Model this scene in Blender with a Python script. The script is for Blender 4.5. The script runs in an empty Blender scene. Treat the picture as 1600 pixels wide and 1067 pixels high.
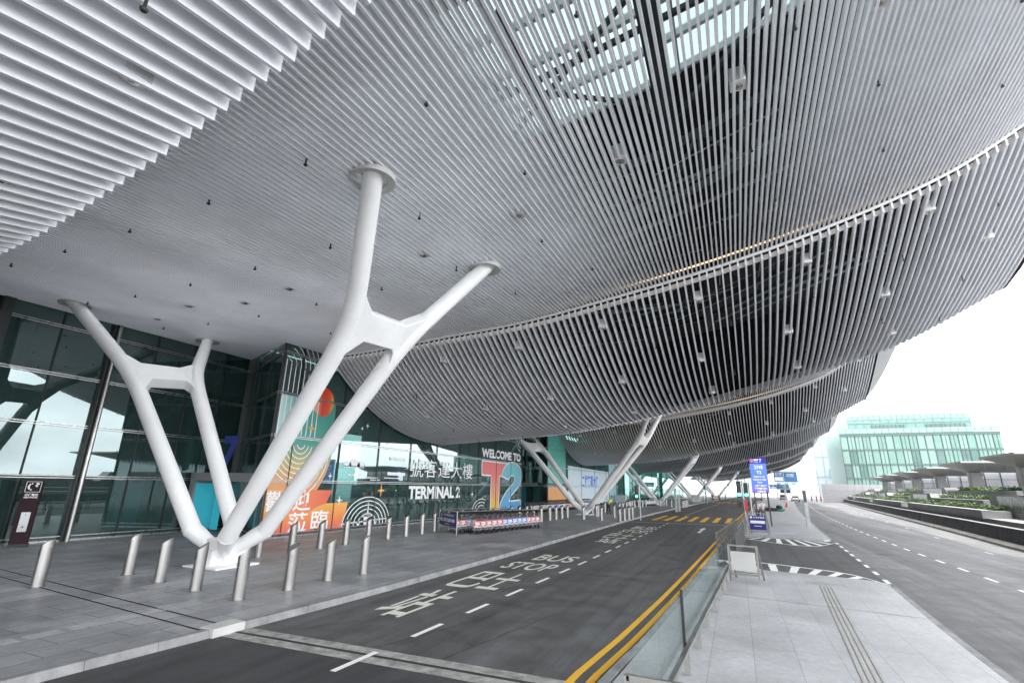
import bpy, math, random
from mathutils import Vector, Matrix
rnd = random.Random(11)
SC = bpy.context.scene
COL = SC.collection
PI = math.pi

# ------------------------------------------------------------------ helpers
def interp(tab, x):
    n = len(tab)
    if x <= tab[0][0]:
        s = (tab[1][1]-tab[0][1])/(tab[1][0]-tab[0][0]); return tab[0][1]+s*(x-tab[0][0])
    if x >= tab[-1][0]:
        s = (tab[-1][1]-tab[-2][1])/(tab[-1][0]-tab[-2][0]); return tab[-1][1]+s*(x-tab[-1][0])
    for i in range(n-1):
        if tab[i][0] <= x <= tab[i+1][0]: break
    x0, y0 = tab[i]; x1, y1 = tab[i+1]; h = x1-x0
    def sl(j):
        a, b = max(j-1, 0), min(j+1, n-1)
        return (tab[b][1]-tab[a][1])/(tab[b][0]-tab[a][0])
    m0, m1 = sl(i), sl(i+1); t = (x-x0)/h
    return ((2*t**3-3*t**2+1)*y0 + (t**3-2*t**2+t)*h*m0 + (-2*t**3+3*t**2)*y1 + (t**3-t**2)*h*m1)

def frange(a, b, n): return [a+(b-a)*i/(n-1) for i in range(n)]
def lerp(a, b, t): return a+(b-a)*t

class MB:
    def __init__(s): s.v = []; s.f = []; s.m = []
    def add(s, vs, fs, mi=0):
        o = len(s.v); s.v += [tuple(p) for p in vs]
        for f in fs: s.f.append(tuple(o+i for i in f)); s.m.append(mi)
        return s
    def quad(s, a, b, c, d, mi=0): return s.add([a, b, c, d], [(0, 1, 2, 3)], mi)
    def poly(s, pts, mi=0): return s.add(pts, [tuple(range(len(pts)))], mi)
    def hexa(s, p, mi=0):      # 8 points: bottom ring then top ring
        return s.add(p, [(3, 2, 1, 0), (4, 5, 6, 7), (0, 1, 5, 4), (1, 2, 6, 5), (2, 3, 7, 6), (3, 0, 4, 7)], mi)
    def box(s, x0, x1, y0, y1, z0, z1, mi=0):
        return s.hexa([(x0, y0, z0), (x1, y0, z0), (x1, y1, z0), (x0, y1, z0), (x0, y0, z1), (x1, y0, z1), (x1, y1, z1), (x0, y1, z1)], mi)
    def obox(s, c, hx, hy, hz, rz=0, rx=0, mi=0):
        R = Matrix.Rotation(rz, 3, 'Z') @ Matrix.Rotation(rx, 3, 'X'); c = Vector(c)
        P = [c + R @ Vector(q) for q in [(-hx, -hy, -hz), (hx, -hy, -hz), (hx, hy, -hz), (-hx, hy, -hz), (-hx, -hy, hz), (hx, -hy, hz), (hx, hy, hz), (-hx, hy, hz)]]
        return s.hexa(P, mi)
    def prism(s, pts, vec, mi=0):
        n = len(pts); vec = Vector(vec); a = [Vector(p) for p in pts]; b = [p+vec for p in a]
        s.add(a+b, [tuple(reversed(range(n))), tuple(range(n, 2*n))] + [(i, (i+1) % n, n+(i+1) % n, n+i) for i in range(n)], mi)
        return s
    def bar(s, p0, p1, w, h, mi=0, up=(0, 0, 1)):     # rectangular bar between two points
        p0, p1 = Vector(p0), Vector(p1); d = (p1-p0).normalized(); up = Vector(up)
        if abs(d.dot(up)) > .98: up = Vector((0, 1, 0))
        x = d.cross(up).normalized()*w/2; y = x.cross(d).normalized()*h/2
        return s.hexa([p0-x-y, p0+x-y, p1+x-y, p1-x-y, p0-x+y, p0+x+y, p1+x+y, p1-x+y], mi)
    def tube(s, pts, r, n=10, mi=0, caps=True):
        pts = [Vector(p) for p in pts]; k = len(pts)
        rs = r if isinstance(r, (list, tuple)) else [r]*k
        vs = []; prev = None
        for i, p in enumerate(pts):
            d = ((pts[min(i+1, k-1)]-pts[max(i-1, 0)])).normalized()
            if prev is None:
                a = Vector((0, 0, 1)) if abs(d.z) < .9 else Vector((1, 0, 0))
                x = d.cross(a).normalized()
            else:
                x = (prev - d*prev.dot(d)).normalized()
            prev = x; y = d.cross(x)
            for j in range(n):
                t = 2*PI*j/n; vs.append(p+(x*math.cos(t)+y*math.sin(t))*rs[i])
        fs = [(i*n+j, i*n+(j+1) % n, (i+1)*n+(j+1) % n, (i+1)*n+j) for i in range(k-1) for j in range(n)]
        if caps: fs += [tuple(reversed(range(n))), tuple((k-1)*n+j for j in range(n))]
        return s.add(vs, fs, mi)
    def sphere(s, c, r, n=10, m=7, mi=0, sc=(1, 1, 1)):
        vs = []; 
        for i in range(m+1):
            a = PI*i/m
            for j in range(n):
                b = 2*PI*j/n
                vs.append((c[0]+r*sc[0]*math.sin(a)*math.cos(b), c[1]+r*sc[1]*math.sin(a)*math.sin(b), c[2]+r*sc[2]*math.cos(a)))
        fs = [(i*n+j, (i+1)*n+j, (i+1)*n+(j+1) % n, i*n+(j+1) % n) for i in range(m) for j in range(n)]
        return s.add(vs, fs, mi)
    def build(s, name, mats, parent=None, smooth=False, angle=40, kind=None, bevel=0):
        me = bpy.data.meshes.new(name)
        me.from_pydata(s.v, [], s.f)
        if not isinstance(mats, (list, tuple)): mats = [mats]
        for m in mats: me.materials.append(m)
        me.polygons.foreach_set('material_index', s.m)
        me.validate()
        if smooth:
            me.polygons.foreach_set('use_smooth', [True]*len(me.polygons))
            me.set_sharp_from_angle(angle=math.radians(angle))
        me.update()
        o = bpy.data.objects.new(name, me); COL.objects.link(o)
        if bevel:
            b = o.modifiers.new('bevel', 'BEVEL'); b.width = bevel; b.segments = 2; b.limit_method = 'ANGLE'
        if parent: o.parent = parent
        if kind: o['kind'] = kind
        return o

def tag(o, label, cat, group=None):
    o['label'] = label; o['category'] = cat
    if group: o['group'] = group
    return o
def thing(name, label, cat, loc=(0, 0, 0), rz=0, group=None):
    o = bpy.data.objects.new(name, None); COL.objects.link(o)
    o.location = loc; o.rotation_euler = (0, 0, rz); o.empty_display_size = .2
    return tag(o, label, cat, group)
def part_empty(name, parent):
    o = bpy.data.objects.new(name, None); COL.objects.link(o); o.parent = parent; return o
def copy_tree(o, parent=None):
    c = o.copy(); COL.objects.link(c)
    if parent: c.parent = parent
    for ch in [x for x in o.children]: copy_tree(ch, c)
    return c
def place(proto, used, loc, rz=0, label=None, group=None):
    o = proto if not used else copy_tree(proto)
    o.location = loc; o.rotation_euler = (0, 0, rz)
    if label: o['label'] = label
    if group: o['group'] = group
    return o

_tc = {}
def text_raw(s, off=0.0):
    k = (s, off)
    if k in _tc: return _tc[k]
    c = bpy.data.curves.new('lettering', 'FONT'); c.body = s; c.size = 1; c.offset = off; c.fill_mode = 'FRONT'; c.resolution_u = 3
    o = bpy.data.objects.new('lettering', c); COL.objects.link(o)
    bpy.context.view_layer.update()
    me = bpy.data.meshes.new_from_object(o.evaluated_get(bpy.context.evaluated_depsgraph_get()))
    vs = [(v.co.x, v.co.y) for v in me.vertices]; fs = [tuple(p.vertices) for p in me.polygons]
    bpy.data.objects.remove(o); bpy.data.curves.remove(c); bpy.data.meshes.remove(me)
    _tc[k] = (vs, fs); return _tc[k]
def text(mb, s, fn, x0, x1, y0, y1, off=0.0, mi=0):
    """letters stretched into the box x0..x1, y0..y1 of the surface fn(x, y)"""
    base = text_raw(s, 0.0)[0]; vs, fs = text_raw(s, off)
    ax = min(p[0] for p in base); bx = max(p[0] for p in base); ay = min(p[1] for p in base); by = max(p[1] for p in base)
    mb.add([fn(x0+(x-ax)/(bx-ax)*(x1-x0), y0+(y-ay)/(by-ay)*(y1-y0)) for x, y in vs], fs, mi)

# ------------------------------------------------------------------ materials
def N(nt, t, **kw):
    n = nt.nodes.new(t)
    for k, v in kw.items():
        if k in n.inputs.keys(): n.inputs[k].default_value = v
        else: setattr(n, k, v)
    return n
def mixc(nt, a, b, fac, mode='MIX'):
    m = nt.nodes.new('ShaderNodeMix'); m.data_type = 'RGBA'; m.blend_type = mode
    for sock, val in ((m.inputs[0], fac), (m.inputs[6], a), (m.inputs[7], b)):
        if hasattr(val, 'is_linked') or hasattr(val, 'links'): nt.links.new(val, sock)
        elif isinstance(val, (int, float)): sock.default_value = val
        else: sock.default_value = (*val, 1) if len(val) == 3 else val
    return m.outputs[2]
def ramp(nt, src, stops):
    r = nt.nodes.new('ShaderNodeValToRGB'); e = r.color_ramp.elements
    while len(e) < len(stops): e.new(.5)
    for i, (p, c) in enumerate(stops):
        e[i].position = p; e[i].color = (c, c, c, 1) if isinstance(c, (int, float)) else (*c, 1)
    nt.links.new(src, r.inputs[0]); return r.outputs[0]
def newmat(name):
    m = bpy.data.materials.new(name); m.use_nodes = True; nt = m.node_tree
    return m, nt, nt.nodes['Principled BSDF']
def coords(nt, scale=(1, 1, 1), rot=(0, 0, 0), geo=False):
    if geo: src = N(nt, 'ShaderNodeNewGeometry').outputs['Position']
    else: src = N(nt, 'ShaderNodeTexCoord').outputs['Object']
    mp = N(nt, 'ShaderNodeMapping'); mp.inputs['Scale'].default_value = scale; mp.inputs['Rotation'].default_value = rot
    nt.links.new(src, mp.inputs[0]); return mp.outputs[0]
def noise(nt, vec, scale, detail=4, rough=.6):
    n = N(nt, 'ShaderNodeTexNoise', Scale=scale, Detail=detail, Roughness=rough); nt.links.new(vec, n.inputs['Vector']); return n.outputs['Fac']
def bump(nt, b, h, strength, dist=.02):
    n = N(nt, 'ShaderNodeBump', Strength=strength, Distance=dist); nt.links.new(h, n.inputs['Height']); nt.links.new(n.outputs[0], b.inputs['Normal'])
def M(name, col, rough=.5, metal=0.0, var=.12, scale=2.0, bmp=0.0, bscale=60, emit=0, stretch=(1, 1, 1), coat=0, spec=.5):
    m, nt, b = newmat(name)
    v = coords(nt, stretch)
    f = noise(nt, v, scale)
    fac = ramp(nt, f, [(.25, 1-var*1.6), (.75, 1+var)])
    c = mixc(nt, col, fac, 1.0, 'MULTIPLY')
    nt.links.new(c, b.inputs['Base Color'])
    b.inputs['Metallic'].default_value = metal
    b.inputs['Coat Weight'].default_value = coat
    b.inputs['Specular IOR Level'].default_value = spec
    f2 = noise(nt, v, scale*3.1)
    rr = ramp(nt, f2, [(.3, max(0, rough-.08)), (.7, min(1, rough+.1))]); nt.links.new(rr, b.inputs['Roughness'])
    if bmp: bump(nt, b, noise(nt, v, bscale, 3), bmp)
    if emit:
        nt.links.new(c, b.inputs['Emission Color']); b.inputs['Emission Strength'].default_value = emit
    return m
def grad(name, axis, a, b_, stops, rough=.45, stops2=None):
    """colour runs along one axis of the surface between two heights/positions"""
    m, nt, b = newmat(name)
    sp = N(nt, 'ShaderNodeSeparateXYZ'); nt.links.new(coords(nt), sp.inputs[0])
    mr = N(nt, 'ShaderNodeMapRange'); mr.inputs[1].default_value = a; mr.inputs[2].default_value = b_
    nt.links.new(sp.outputs[axis], mr.inputs[0])
    c = ramp(nt, mr.outputs[0], stops)
    nt.links.new(c, b.inputs['Base Color']); b.inputs['Roughness'].default_value = rough
    return m

def asphalt(name, base, light, streak=(1, .12, 1), stain=.35):
    m, nt, b = newmat(name)
    v = coords(nt, geo=True); vs = coords(nt, streak, geo=True)
    fine = noise(nt, v, 85, 2, .7); mid = noise(nt, v, 1.3, 6, .65); big = noise(nt, vs, .55, 5, .6)
    c = mixc(nt, base, light, ramp(nt, big, [(.36, 0), (.66, 1)]))
    c = mixc(nt, c, ramp(nt, mid, [(.3, 1-stain), (.62, 1.12)]), 1.0, 'MULTIPLY')
    tr = noise(nt, coords(nt, (2.3, .03, 1), geo=True), 1.6, 3); c = mixc(nt, c, ramp(nt, tr, [(.38, .80), (.5, 1.0), (.66, 1.1)]), 1.0, 'MULTIPLY')
    c = mixc(nt, c, ramp(nt, noise(nt, v, 22, 3, .7), [(.3, .86), (.7, 1.14)]), 1.0, 'MULTIPLY'); spots = noise(nt, v, 4.5, 2); c = mixc(nt, c, ramp(nt, spots, [(.24, .72), (.31, 1.0)]), 1.0, 'MULTIPLY')
    c = mixc(nt, c, ramp(nt, fine, [(.25, .5), (.75, 1.6)]), 1.0, 'MULTIPLY')
    nt.links.new(c, b.inputs['Base Color'])
    nt.links.new(ramp(nt, mid, [(.3, .62), (.7, .9)]), b.inputs['Roughness'])
    bump(nt, b, fine, .5, .01)
    return m
def paving(name, c1, c2, mortar, bw, bh, rough=.6, stain=.4, msize=.006):
    m, nt, b = newmat(name)
    v = coords(nt, (1, 1, 1), (0, 0, PI/2), geo=True)
    br = N(nt, 'ShaderNodeTexBrick', Scale=1.0); br.offset = .37; br.offset_frequency = 2
    br.inputs['Color1'].default_value = (*c1, 1); br.inputs['Color2'].default_value = (*c2, 1); br.inputs['Mortar'].default_value = (*mortar, 1)
    br.inputs['Mortar Size'].default_value = msize; br.inputs['Brick Width'].default_value = bw; br.inputs['Row Height'].default_value = bh
    nt.links.new(v, br.inputs['Vector'])
    n1 = noise(nt, v, .5, 6, .7); n2 = noise(nt, v, 9, 4); n3 = noise(nt, v, 120, 2)
    c = mixc(nt, br.outputs['Color'], ramp(nt, n1, [(.34, 1-stain), (.6, 1.1)]), 1.0, 'MULTIPLY')
    c = mixc(nt, c, ramp(nt, n2, [(.3, .88), (.7, 1.08)]), 1.0, 'MULTIPLY')
    c = mixc(nt, c, ramp(nt, n3, [(.3, .9), (.7, 1.1)]), 1.0, 'MULTIPLY')
    nt.links.new(c, b.inputs['Base Color'])
    nt.links.new(ramp(nt, n1, [(.3, rough-.12), (.7, rough+.12)]), b.inputs['Roughness'])
    bump(nt, b, br.outputs['Fac'], -.25, .01)
    return m
def worn_paint(name, col, wear=.5):
    m, nt, b = newmat(name)
    v = coords(nt, geo=True); a = noise(nt, v, 40, 4, .75); d = noise(nt, v, 2.2, 4)
    f = mixc(nt, ramp(nt, a, [(.28, 1), (.42, 0)]), ramp(nt, d, [(.35, 1), (.75, .2)]), 1.0, 'MULTIPLY')
    f2 = mixc(nt, (0, 0, 0), f, wear)
    nt.links.new(mixc(nt, col, (.07, .07, .07), f2), b.inputs['Base Color']); b.inputs['Roughness'].default_value = .65
    return m
def glass(name, tint, refl=(.85, .95, .95), f0=.12, f1=.9, rough=.0, blend=.35, body=None):
    m = bpy.data.materials.new(name); m.use_nodes = True; nt = m.node_tree; nt.nodes.clear()
    out = N(nt, 'ShaderNodeOutputMaterial'); mx = N(nt, 'ShaderNodeMixShader')
    tr = N(nt, 'ShaderNodeBsdfTransparent', Color=(*tint, 1)); gl = N(nt, 'ShaderNodeBsdfGlossy', Color=(*refl, 1), Roughness=rough)
    lw = N(nt, 'ShaderNodeLayerWeight', Blend=blend)
    fac = ramp(nt, lw.outputs['Facing'], [(0, f0), (.6, f0+.1), (1, f1)])
    v = coords(nt, geo=True); bp = N(nt, 'ShaderNodeBump', Strength=.03, Distance=.05); nt.links.new(noise(nt, v, .45, 1), bp.inputs['Height'])
    nt.links.new(bp.outputs[0], gl.inputs['Normal'])
    if body:
        df = N(nt, 'ShaderNodeBsdfDiffuse', Color=(*body, 1)); m2 = N(nt, 'ShaderNodeMixShader'); m2.inputs[0].default_value = .4
        nt.links.new(tr.outputs[0], m2.inputs[1]); nt.links.new(df.outputs[0], m2.inputs[2]); base = m2.outputs[0]
    else: base = tr.outputs[0]
    nt.links.new(fac, mx.inputs[0]); nt.links.new(base, mx.inputs[1]); nt.links.new(gl.outputs[0], mx.inputs[2]); nt.links.new(mx.outputs[0], out.inputs[0])
    return m

WHITE = M('white_steel_paint', (.86, .86, .86), .38, var=.04, scale=1.2)
SLAT = M('silver_white_slat', (.86, .865, .90), .42, var=.05, scale=.8, metal=.05)
SLAT2 = M('silver_white_slat_shell', (.85, .86, .90), .45, var=.06, scale=.8, metal=.05)
TRIM = M('pale_trim', (.62, .61, .60), .5, var=.08)
DARKVOID = M('dark_void', (.018, .020, .022), .9, var=.3)
TRUSS = M('dark_green_steel', (.10, .125, .12), .6, var=.3)
TRUSS2 = M('void_dark_steel', (.03, .038, .038), .6, var=.3)
PIPE = M('galvanised_pipe', (.30, .35, .34), .45, metal=.4, var=.2)
STAINLESS = M('brushed_stainless', (.44, .43, .42), .33, metal=1.0, var=.05, scale=.6)
STEELPOST = M('dull_steel_post', (.33, .315, .30), .42, metal=.7, var=.12)
STDARK = M('dark_stainless', (.30, .29, .28), .35, metal=1.0, var=.15)
BLACK = M('black_plastic', (.02, .02, .022), .5, var=.2)
DGREY = M('dark_grey_paint', (.09, .09, .095), .5, var=.12)
MGREY = M('mid_grey_paint', (.28, .29, .30), .5, var=.1)
LGREY = M('light_grey_paint', (.55, .56, .57), .5, var=.08)
RUBBER = M('black_rubber', (.025, .025, .025), .8, var=.2)
DARKROAD = asphalt('fresh_dark_asphalt', (.040, .040, .043), (.055, .055, .058))
BUSLANE = asphalt('bus_lane_asphalt', (.068, .068, .070), (.108, .108, .11))
OUTER = asphalt('outer_road_asphalt', (.115, .115, .12), (.20, .20, .205), streak=(.8, .10, 1), stain=.5)
GAPROAD = asphalt('crossing_asphalt', (.058, .058, .06), (.10, .10, .103), streak=(.5, .7, 1), stain=.45)
PAVE_L = paving('granite_paving_grey', (.245, .25, .262), (.35, .355, .37), (.11, .11, .11), 1.2, .6, .5, .38, .009)
PAVE_R = paving('granite_paving_pale', (.40, .405, .42), (.44, .445, .46), (.25, .25, .26), 1.25, .64, .55, .2, .005)
KERB = M('kerb_granite', (.26, .26, .265), .7, var=.3, scale=2.5, bmp=.2, bscale=80)
CONC = M('fair_faced_concrete', (.33, .33, .33), .75, var=.16, scale=1.1, bmp=.15, bscale=50)
CONCD = M('stained_dark_concrete', (.06, .06, .064), .7, var=.45, scale=1.4, stretch=(1, 1, .25))
JOINT = M('joint_mortar', (.34, .34, .32), .8, var=.4, scale=4, bmp=.3, bscale=60)
ROADWHITE = worn_paint('road_paint_white', (.82, .82, .80), .5)
ROADCREAM = worn_paint('road_paint_cream', (.70, .69, .62), .55)
ROADYEL = worn_paint('road_paint_yellow', (.80, .45, .035), .45)
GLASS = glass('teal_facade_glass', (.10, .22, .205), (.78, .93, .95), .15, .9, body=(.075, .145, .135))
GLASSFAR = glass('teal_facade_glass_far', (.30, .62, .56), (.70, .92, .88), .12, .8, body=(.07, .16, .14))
RAILGLASS = glass('balustrade_glass', (.955, .98, .974), (.75, .85, .85), .04, .5)
SKYGLASS = bpy.data.materials.new('fritted_skylight_glass'); SKYGLASS.use_nodes = True
_nt = SKYGLASS.node_tree; _nt.nodes.clear(); _o = N(_nt, 'ShaderNodeOutputMaterial'); _m = N(_nt, 'ShaderNodeMixShader'); _m.inputs[0].default_value = .06
_t = N(_nt, 'ShaderNodeBsdfTranslucent', Color=(.09, .118, .118, 1)); _p = N(_nt, 'ShaderNodeBsdfTransparent', Color=(.7, .85, .85, 1))
_nt.links.new(_t.outputs[0], _m.inputs[1]); _nt.links.new(_p.outputs[0], _m.inputs[2]); _nt.links.new(_m.outputs[0], _o.inputs[0])
SKYGLASS2 = SKYGLASS.copy(); SKYGLASS2.name = 'fill_skylight_glass'  # brighter glass for the added, unseen fill skylight
for _q in SKYGLASS2.node_tree.nodes:
    if _q.type == 'BSDF_TRANSLUCENT': _q.inputs[0].default_value = (.88, .90, .92, 1)
    if _q.type == 'MIX_SHADER': _q.inputs[0].default_value = 0
MULL = M('dark_mullion', (.03, .035, .035), .4, var=.15)
STEELTR = M('stainless_transom', (.50, .50, .50), .3, metal=.9, var=.08)
STICKW = M('white_vinyl', (.90, .92, .93), .4, var=.03)
# ------------------------------------------------------------------ alignments (x across, y along the road)
K_ = [(-60, -12.3), (-5, -9.5), (4, -9.0), (11, -8.6), (24, -8.5), (50, -8.45), (90, -7.2), (140, -4.6), (220, 1)]
D_ = [(-60, -6.8), (7, -5.74), (20, -5.45), (50, -5.2), (78, -4.4), (140, -1.6), (220, 4)]
Y_ = [(-60, -4.5), (7.7, -2.54), (10, -2.34), (16, -1.97), (43, -.75), (76, .9), (140, 4.2), (220, 10)]
IR_ = [(-60, 1.6), (10.8, 3.48), (19.5, 3.97), (33, 4.65), (45, 5.3), (78, 7.5), (139, 12.4), (220, 20)]
RD_ = [(-60, 6.2), (21, 7.4), (33.6, 7.5), (47.6, 7.95), (72, 9.2), (93.6, 10.8), (150, 16), (220, 24)]
P_ = [(-60, 9), (20, 12.2), (35, 13.05), (47, 14.25), (72, 16.5), (130, 22), (197, 29.5), (240, 35)]
K = lambda y: interp(K_, y)
D = lambda y: interp(D_, y)
Y = lambda y: interp(Y_, y)
IL = lambda y: Y(y)+.52
IR = lambda y: interp(IR_, y)
RD = lambda y: interp(RD_, y)
P = lambda y: interp(P_, y)
def W(y): return 0 if y < 20 else 2.0*((y-20)/70.0)**1.5

def strip(name, fa, fb, ys, z, m, kind='structure', parent=None):
    mb = MB()
    for y0, y1 in zip(ys, ys[1:]): mb.quad((fa(y0), y0, z), (fb(y0), y0, z), (fb(y1), y1, z), (fa(y1), y1, z))
    return mb.build(name, m, parent, kind=kind)
YS = [-60, -30, -15, -5] + [i*2.5 for i in range(0, 30)] + [75+i*7.5 for i in range(0, 20)]
# ground, roads
g = MB(); g.quad((-1500, -600, -.03), (1500, -600, -.03), (1500, 2500, -.03), (-1500, 2500, -.03))
g.build('ground', M('far_ground', (.3, .31, .32), .9, var=.15, scale=.05), kind='structure')
road = strip('bus_lane_road', lambda y: K(y)-.05, lambda y: Y(y)+.9, [-60, -30, -15, -5, 0, 4, 7.35]+[y for y in YS if y > 7.5], 0, BUSLANE)
strip('fresh_road_surface', lambda y: K(y)-.05, lambda y: Y(y)+.9, [-60, -30, -15, -5, 0, 4, 7.33], .004, DARKROAD)
outer = strip('outer_road', lambda y: Y(y)+.85, lambda y: P(y)+1.2, YS, -.002, OUTER)
gap = strip('crossing_road', lambda y: Y(y)+.86, lambda y: IR(y)-.02, frange(18.4, 35.5, 9), .002, GAPROAD)

# left pavement with kerb
mb = MB()
for y0, y1 in zip(YS, YS[1:]):
    mb.quad((-70, y0, .13), (K(y0)-.16, y0, .13), (K(y1)-.16, y1, .13), (-70, y1, .13))
mb.build('terminal_pavement', PAVE_L, kind='structure')
def kerb(name, f, ys, side, z=.13, w=.16):
    mb = MB()
    ys2 = []
    for a, b in zip(ys, ys[1:]):
        n = max(1, int((b-a)/1.0)) if b < 60 else max(1, int((b-a)/4))
        ys2 += [a+(b-a)*i/n for i in range(n)]
    ys2.append(ys[-1])
    for a, b in zip(ys2, ys2[1:]):
        b2 = b-.008
        x = lambda q, d: f(q)+side*d
        mb.hexa([(x(a, w), a, -.02), (x(a, -.015), a, -.02), (x(b2, -.015), b2, -.02), (x(b2, w), b2, -.02),
                 (x(a, w), a, z+.003), (x(a, .01), a, z+.003), (x(b2, .01), b2, z+.003), (x(b2, w), b2, z+.003)])
    return mb.build(name, KERB, kind='structure')
kerb('pavement_kerb', K, [-40, -5, 7, 24, 60, 110, 200], -1)

# islands between the roads
def slab(name, pts, z, m):
    mb = MB(); mb.poly([(x, y, z) for x, y in pts]); n = len(pts)
    for i in range(n):
        a, b = pts[i], pts[(i+1) % n]
        mb.quad((a[0], a[1], -.02), (b[0], b[1], -.02), (b[0], b[1], z), (a[0], a[1], z))
    return mb.build(name, m, kind='structure')
def ends(y0, y1, n): return frange(y0, y1, n)
near = [(IL(y)+.14, y) for y in ends(-40, 19.9, 14)][::-1] + [(IR(y)-.14, y) for y in ends(-40, 18.6, 14)] + [(3.7, 19.2), (3.3, 19.5), (2.0, 19.75), (.5, 19.95)]
slab('near_island_pavement', near, .12, PAVE_R)
far = [(IR(y)-.14, y) for y in [34.3]+ends(36, 200, 22)] + [(IL(y)+.14, y) for y in ends(200, 34.8, 22)] + [(1.2, 34.45), (2.8, 34.05), (4.2, 33.75)]
slab('far_island_pavement', far, .12, PAVE_R)
for nm, f, a, b, s in (('island_kerb', IL, -40, 19.9, 1), ('island_kerb', IR, -40, 18.6, -1), ('island_kerb', IL, 34.8, 198, 1), ('island_kerb', IR, 34.3, 198, -1)):
    kerb(nm, f, [a, min(b, 30) if a < 30 else a+10, b], s, .12, .14)

# pavement details
mb = MB()
def gline(mb, a, b, w, z, mi=0):
    a, b = Vector((*a, z)), Vector((*b, z)); d = (b-a).normalized(); n = Vector((-d.y, d.x, 0))*w/2
    mb.quad(a-n, a+n, b+n, b-n, mi)
for dy in (0, -.42): gline(mb, (-30, 9.05+dy), (K(7)-.17, 7.18+dy), .045, .134)
mb.build('drain_slot', M('drain_black', (.02, .02, .02), .8), kind='structure')
mb = MB()
for i in range(26):
    y0 = -6+i*.62
    if y0 > 9.6: break
    for j in range(4): mb.box(-11.15+j*.085-.0, -11.15+j*.085+.03, y0, y0+.5, .13, .137)
mb.build('tactile_strip', M('tactile_grey', (.26, .26, .27), .6), kind='structure')
mb = MB()
for j in range(4):
    f = lambda y: 1.37+.065*(y-9.3)+j*.085
    mb.hexa([(f(-4), -4, .12), (f(-4)+.035, -4, .12), (f(17.6)+.035, 17.6, .12), (f(17.6), 17.6, .12), (f(-4), -4, .13), (f(-4)+.035, -4, .13), (f(17.6)+.035, 17.6, .13), (f(17.6), 17.6, .13)])
for i in range(14):
    for j in range(6):
        x, y = 1.62+i*.072, 17.75+j*.09
        mb.box(x, x+.035, y, y+.035, .12, .128)
mb.build('guide_path', M('guide_path_tan', (.37, .355, .33), .6), kind='structure')
mb = MB(); gline(mb, (IL(15)+.15, 15.05), (IR(14.4)-.15, 14.35), .03, .124); gline(mb, (IL(4), 4), (IR(3.6), 3.4), .03, .124)
mb.build('paving_joint', M('joint_dark', (.16, .16, .17), .8), kind='structure')
mb = MB(); mb.box(-9.12, -8.74, 6.85, 7.5, 0, .15)
tag(mb.build('kerb_block', M('white_granite_block', (.5, .5, .49), .6, var=.12), bevel=.01), 'pale stone block set in the kerb at the end of the road joint', 'kerb block')
# expansion joint across the bus lane
mb = MB()
for a, b in ((7.0, 7.27), (7.36, 7.62)):
    for i in range(10):
        x0, x1 = lerp(-8.95, -2.35, i/10), lerp(-8.95, -2.35, (i+1)/10)
        sk = lambda x: (x+9)*.03
        mb.quad((x0, a+sk(x0), .008), (x1, a+sk(x1), .008), (x1, b+sk(x1), .008), (x0, b+sk(x0), .008))
mb.build('expansion_joint', JOINT, kind='structure')
mb = MB(); mb.quad((-8.95, 7.27, .0085), (-2.35, 7.47, .0085), (-2.35, 7.56, .0085), (-8.95, 7.36, .0085)); mb.build('expansion_gap', M('gap_black', (.03, .03, .03), .9), kind='structure')

mb = MB()
for pts in ([(-5.9, 7.8), (-5.2, 10.2), (-4.75, 13.0)], [(-4.6, 7.8), (-3.9, 11.5), (-3.35, 16), (-3.0, 21)], [(-7.9, 8.0), (-7.2, 9.1)]):
    for a, b in zip(pts, pts[1:]):
        for i in range(8):
            p, q = Vector((*a, 0)).lerp(Vector((*b, 0)), i/8), Vector((*a, 0)).lerp(Vector((*b, 0)), (i+1)/8)
            gline(mb, (p.x+.02*math.sin(p.y*5), p.y), (q.x+.02*math.sin(q.y*5), q.y), .022, .004)
mb.build('road_seams', M('seam_tar', (.03, .03, .03), .7), kind='structure')
for i, (x, y, l) in enumerate(((-7.9, 21.5, 'round iron manhole cover near the pavement kerb'), (5.9, 29, 'round iron manhole cover on the outer road'), (-3.4, 27, 'round iron manhole cover in the right lane of the bus lane'))):
    mb = MB(); mb.tube([(x, y, -.01), (x, y, .006)], .33, 20); tag(mb.build('manhole_cover', M('cast_iron_%d' % i, (.05, .05, .05), .6, var=.4, scale=12, bmp=.3, bscale=30)), l, 'manhole cover')
# painted markings
mb = MB(); y = 4.6
while y < 43:
    gline(mb, (D(y), y), (D(y+1.0), y+1.0), .11, .006 if y > 7.6 else .011); y += 1.99
y = 56
while y < 190:
    gline(mb, (D(y), y), (D(y+1.0), y+1.0), .13, .006); y += 2.0
mb.build('lane_dashes', ROADWHITE, kind='structure')
mb = MB()
for o in (0.0, .27):
    for a, b in zip(frange(-40, 74, 60), frange(-40, 74, 60)[1:]):
        z = .006 if a > 7 else .012
        mb.quad((Y(a)+o, a, z), (Y(a)+o+.12, a, z), (Y(b)+o+.12, b, z), (Y(b)+o, b, z))
mb.build('double_yellow_line', ROADYEL, kind='structure')
mb = MB()
for i in range(7):
    x = -6.95+i*1.0
    sh = .16
    mb.quad((x-.22, 47.0, .006), (x+.2, 47.0, .006), (x+.2+sh, 55.2, .006), (x-.22+sh, 55.2, .006))
for i in range(7):
    x = K(118)+.9+i*1.05
    mb.quad((x-.25, 114.0, .006), (x+.2, 114.0, .006), (x+.6, 123, .006), (x+.15, 123, .006))
mb.build('yellow_crossing_bars', ROADYEL, kind='structure')
mb = MB(); mb.quad((-8.2, 43.2, .006), (-.85, 44.0, .006), (-.85, 44.25, .006), (-8.2, 43.45, .006)); mb.build('stop_line', worn_paint('old_stop_line', (.45, .45, .44), .6), kind='structure')
mb = MB()
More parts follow.
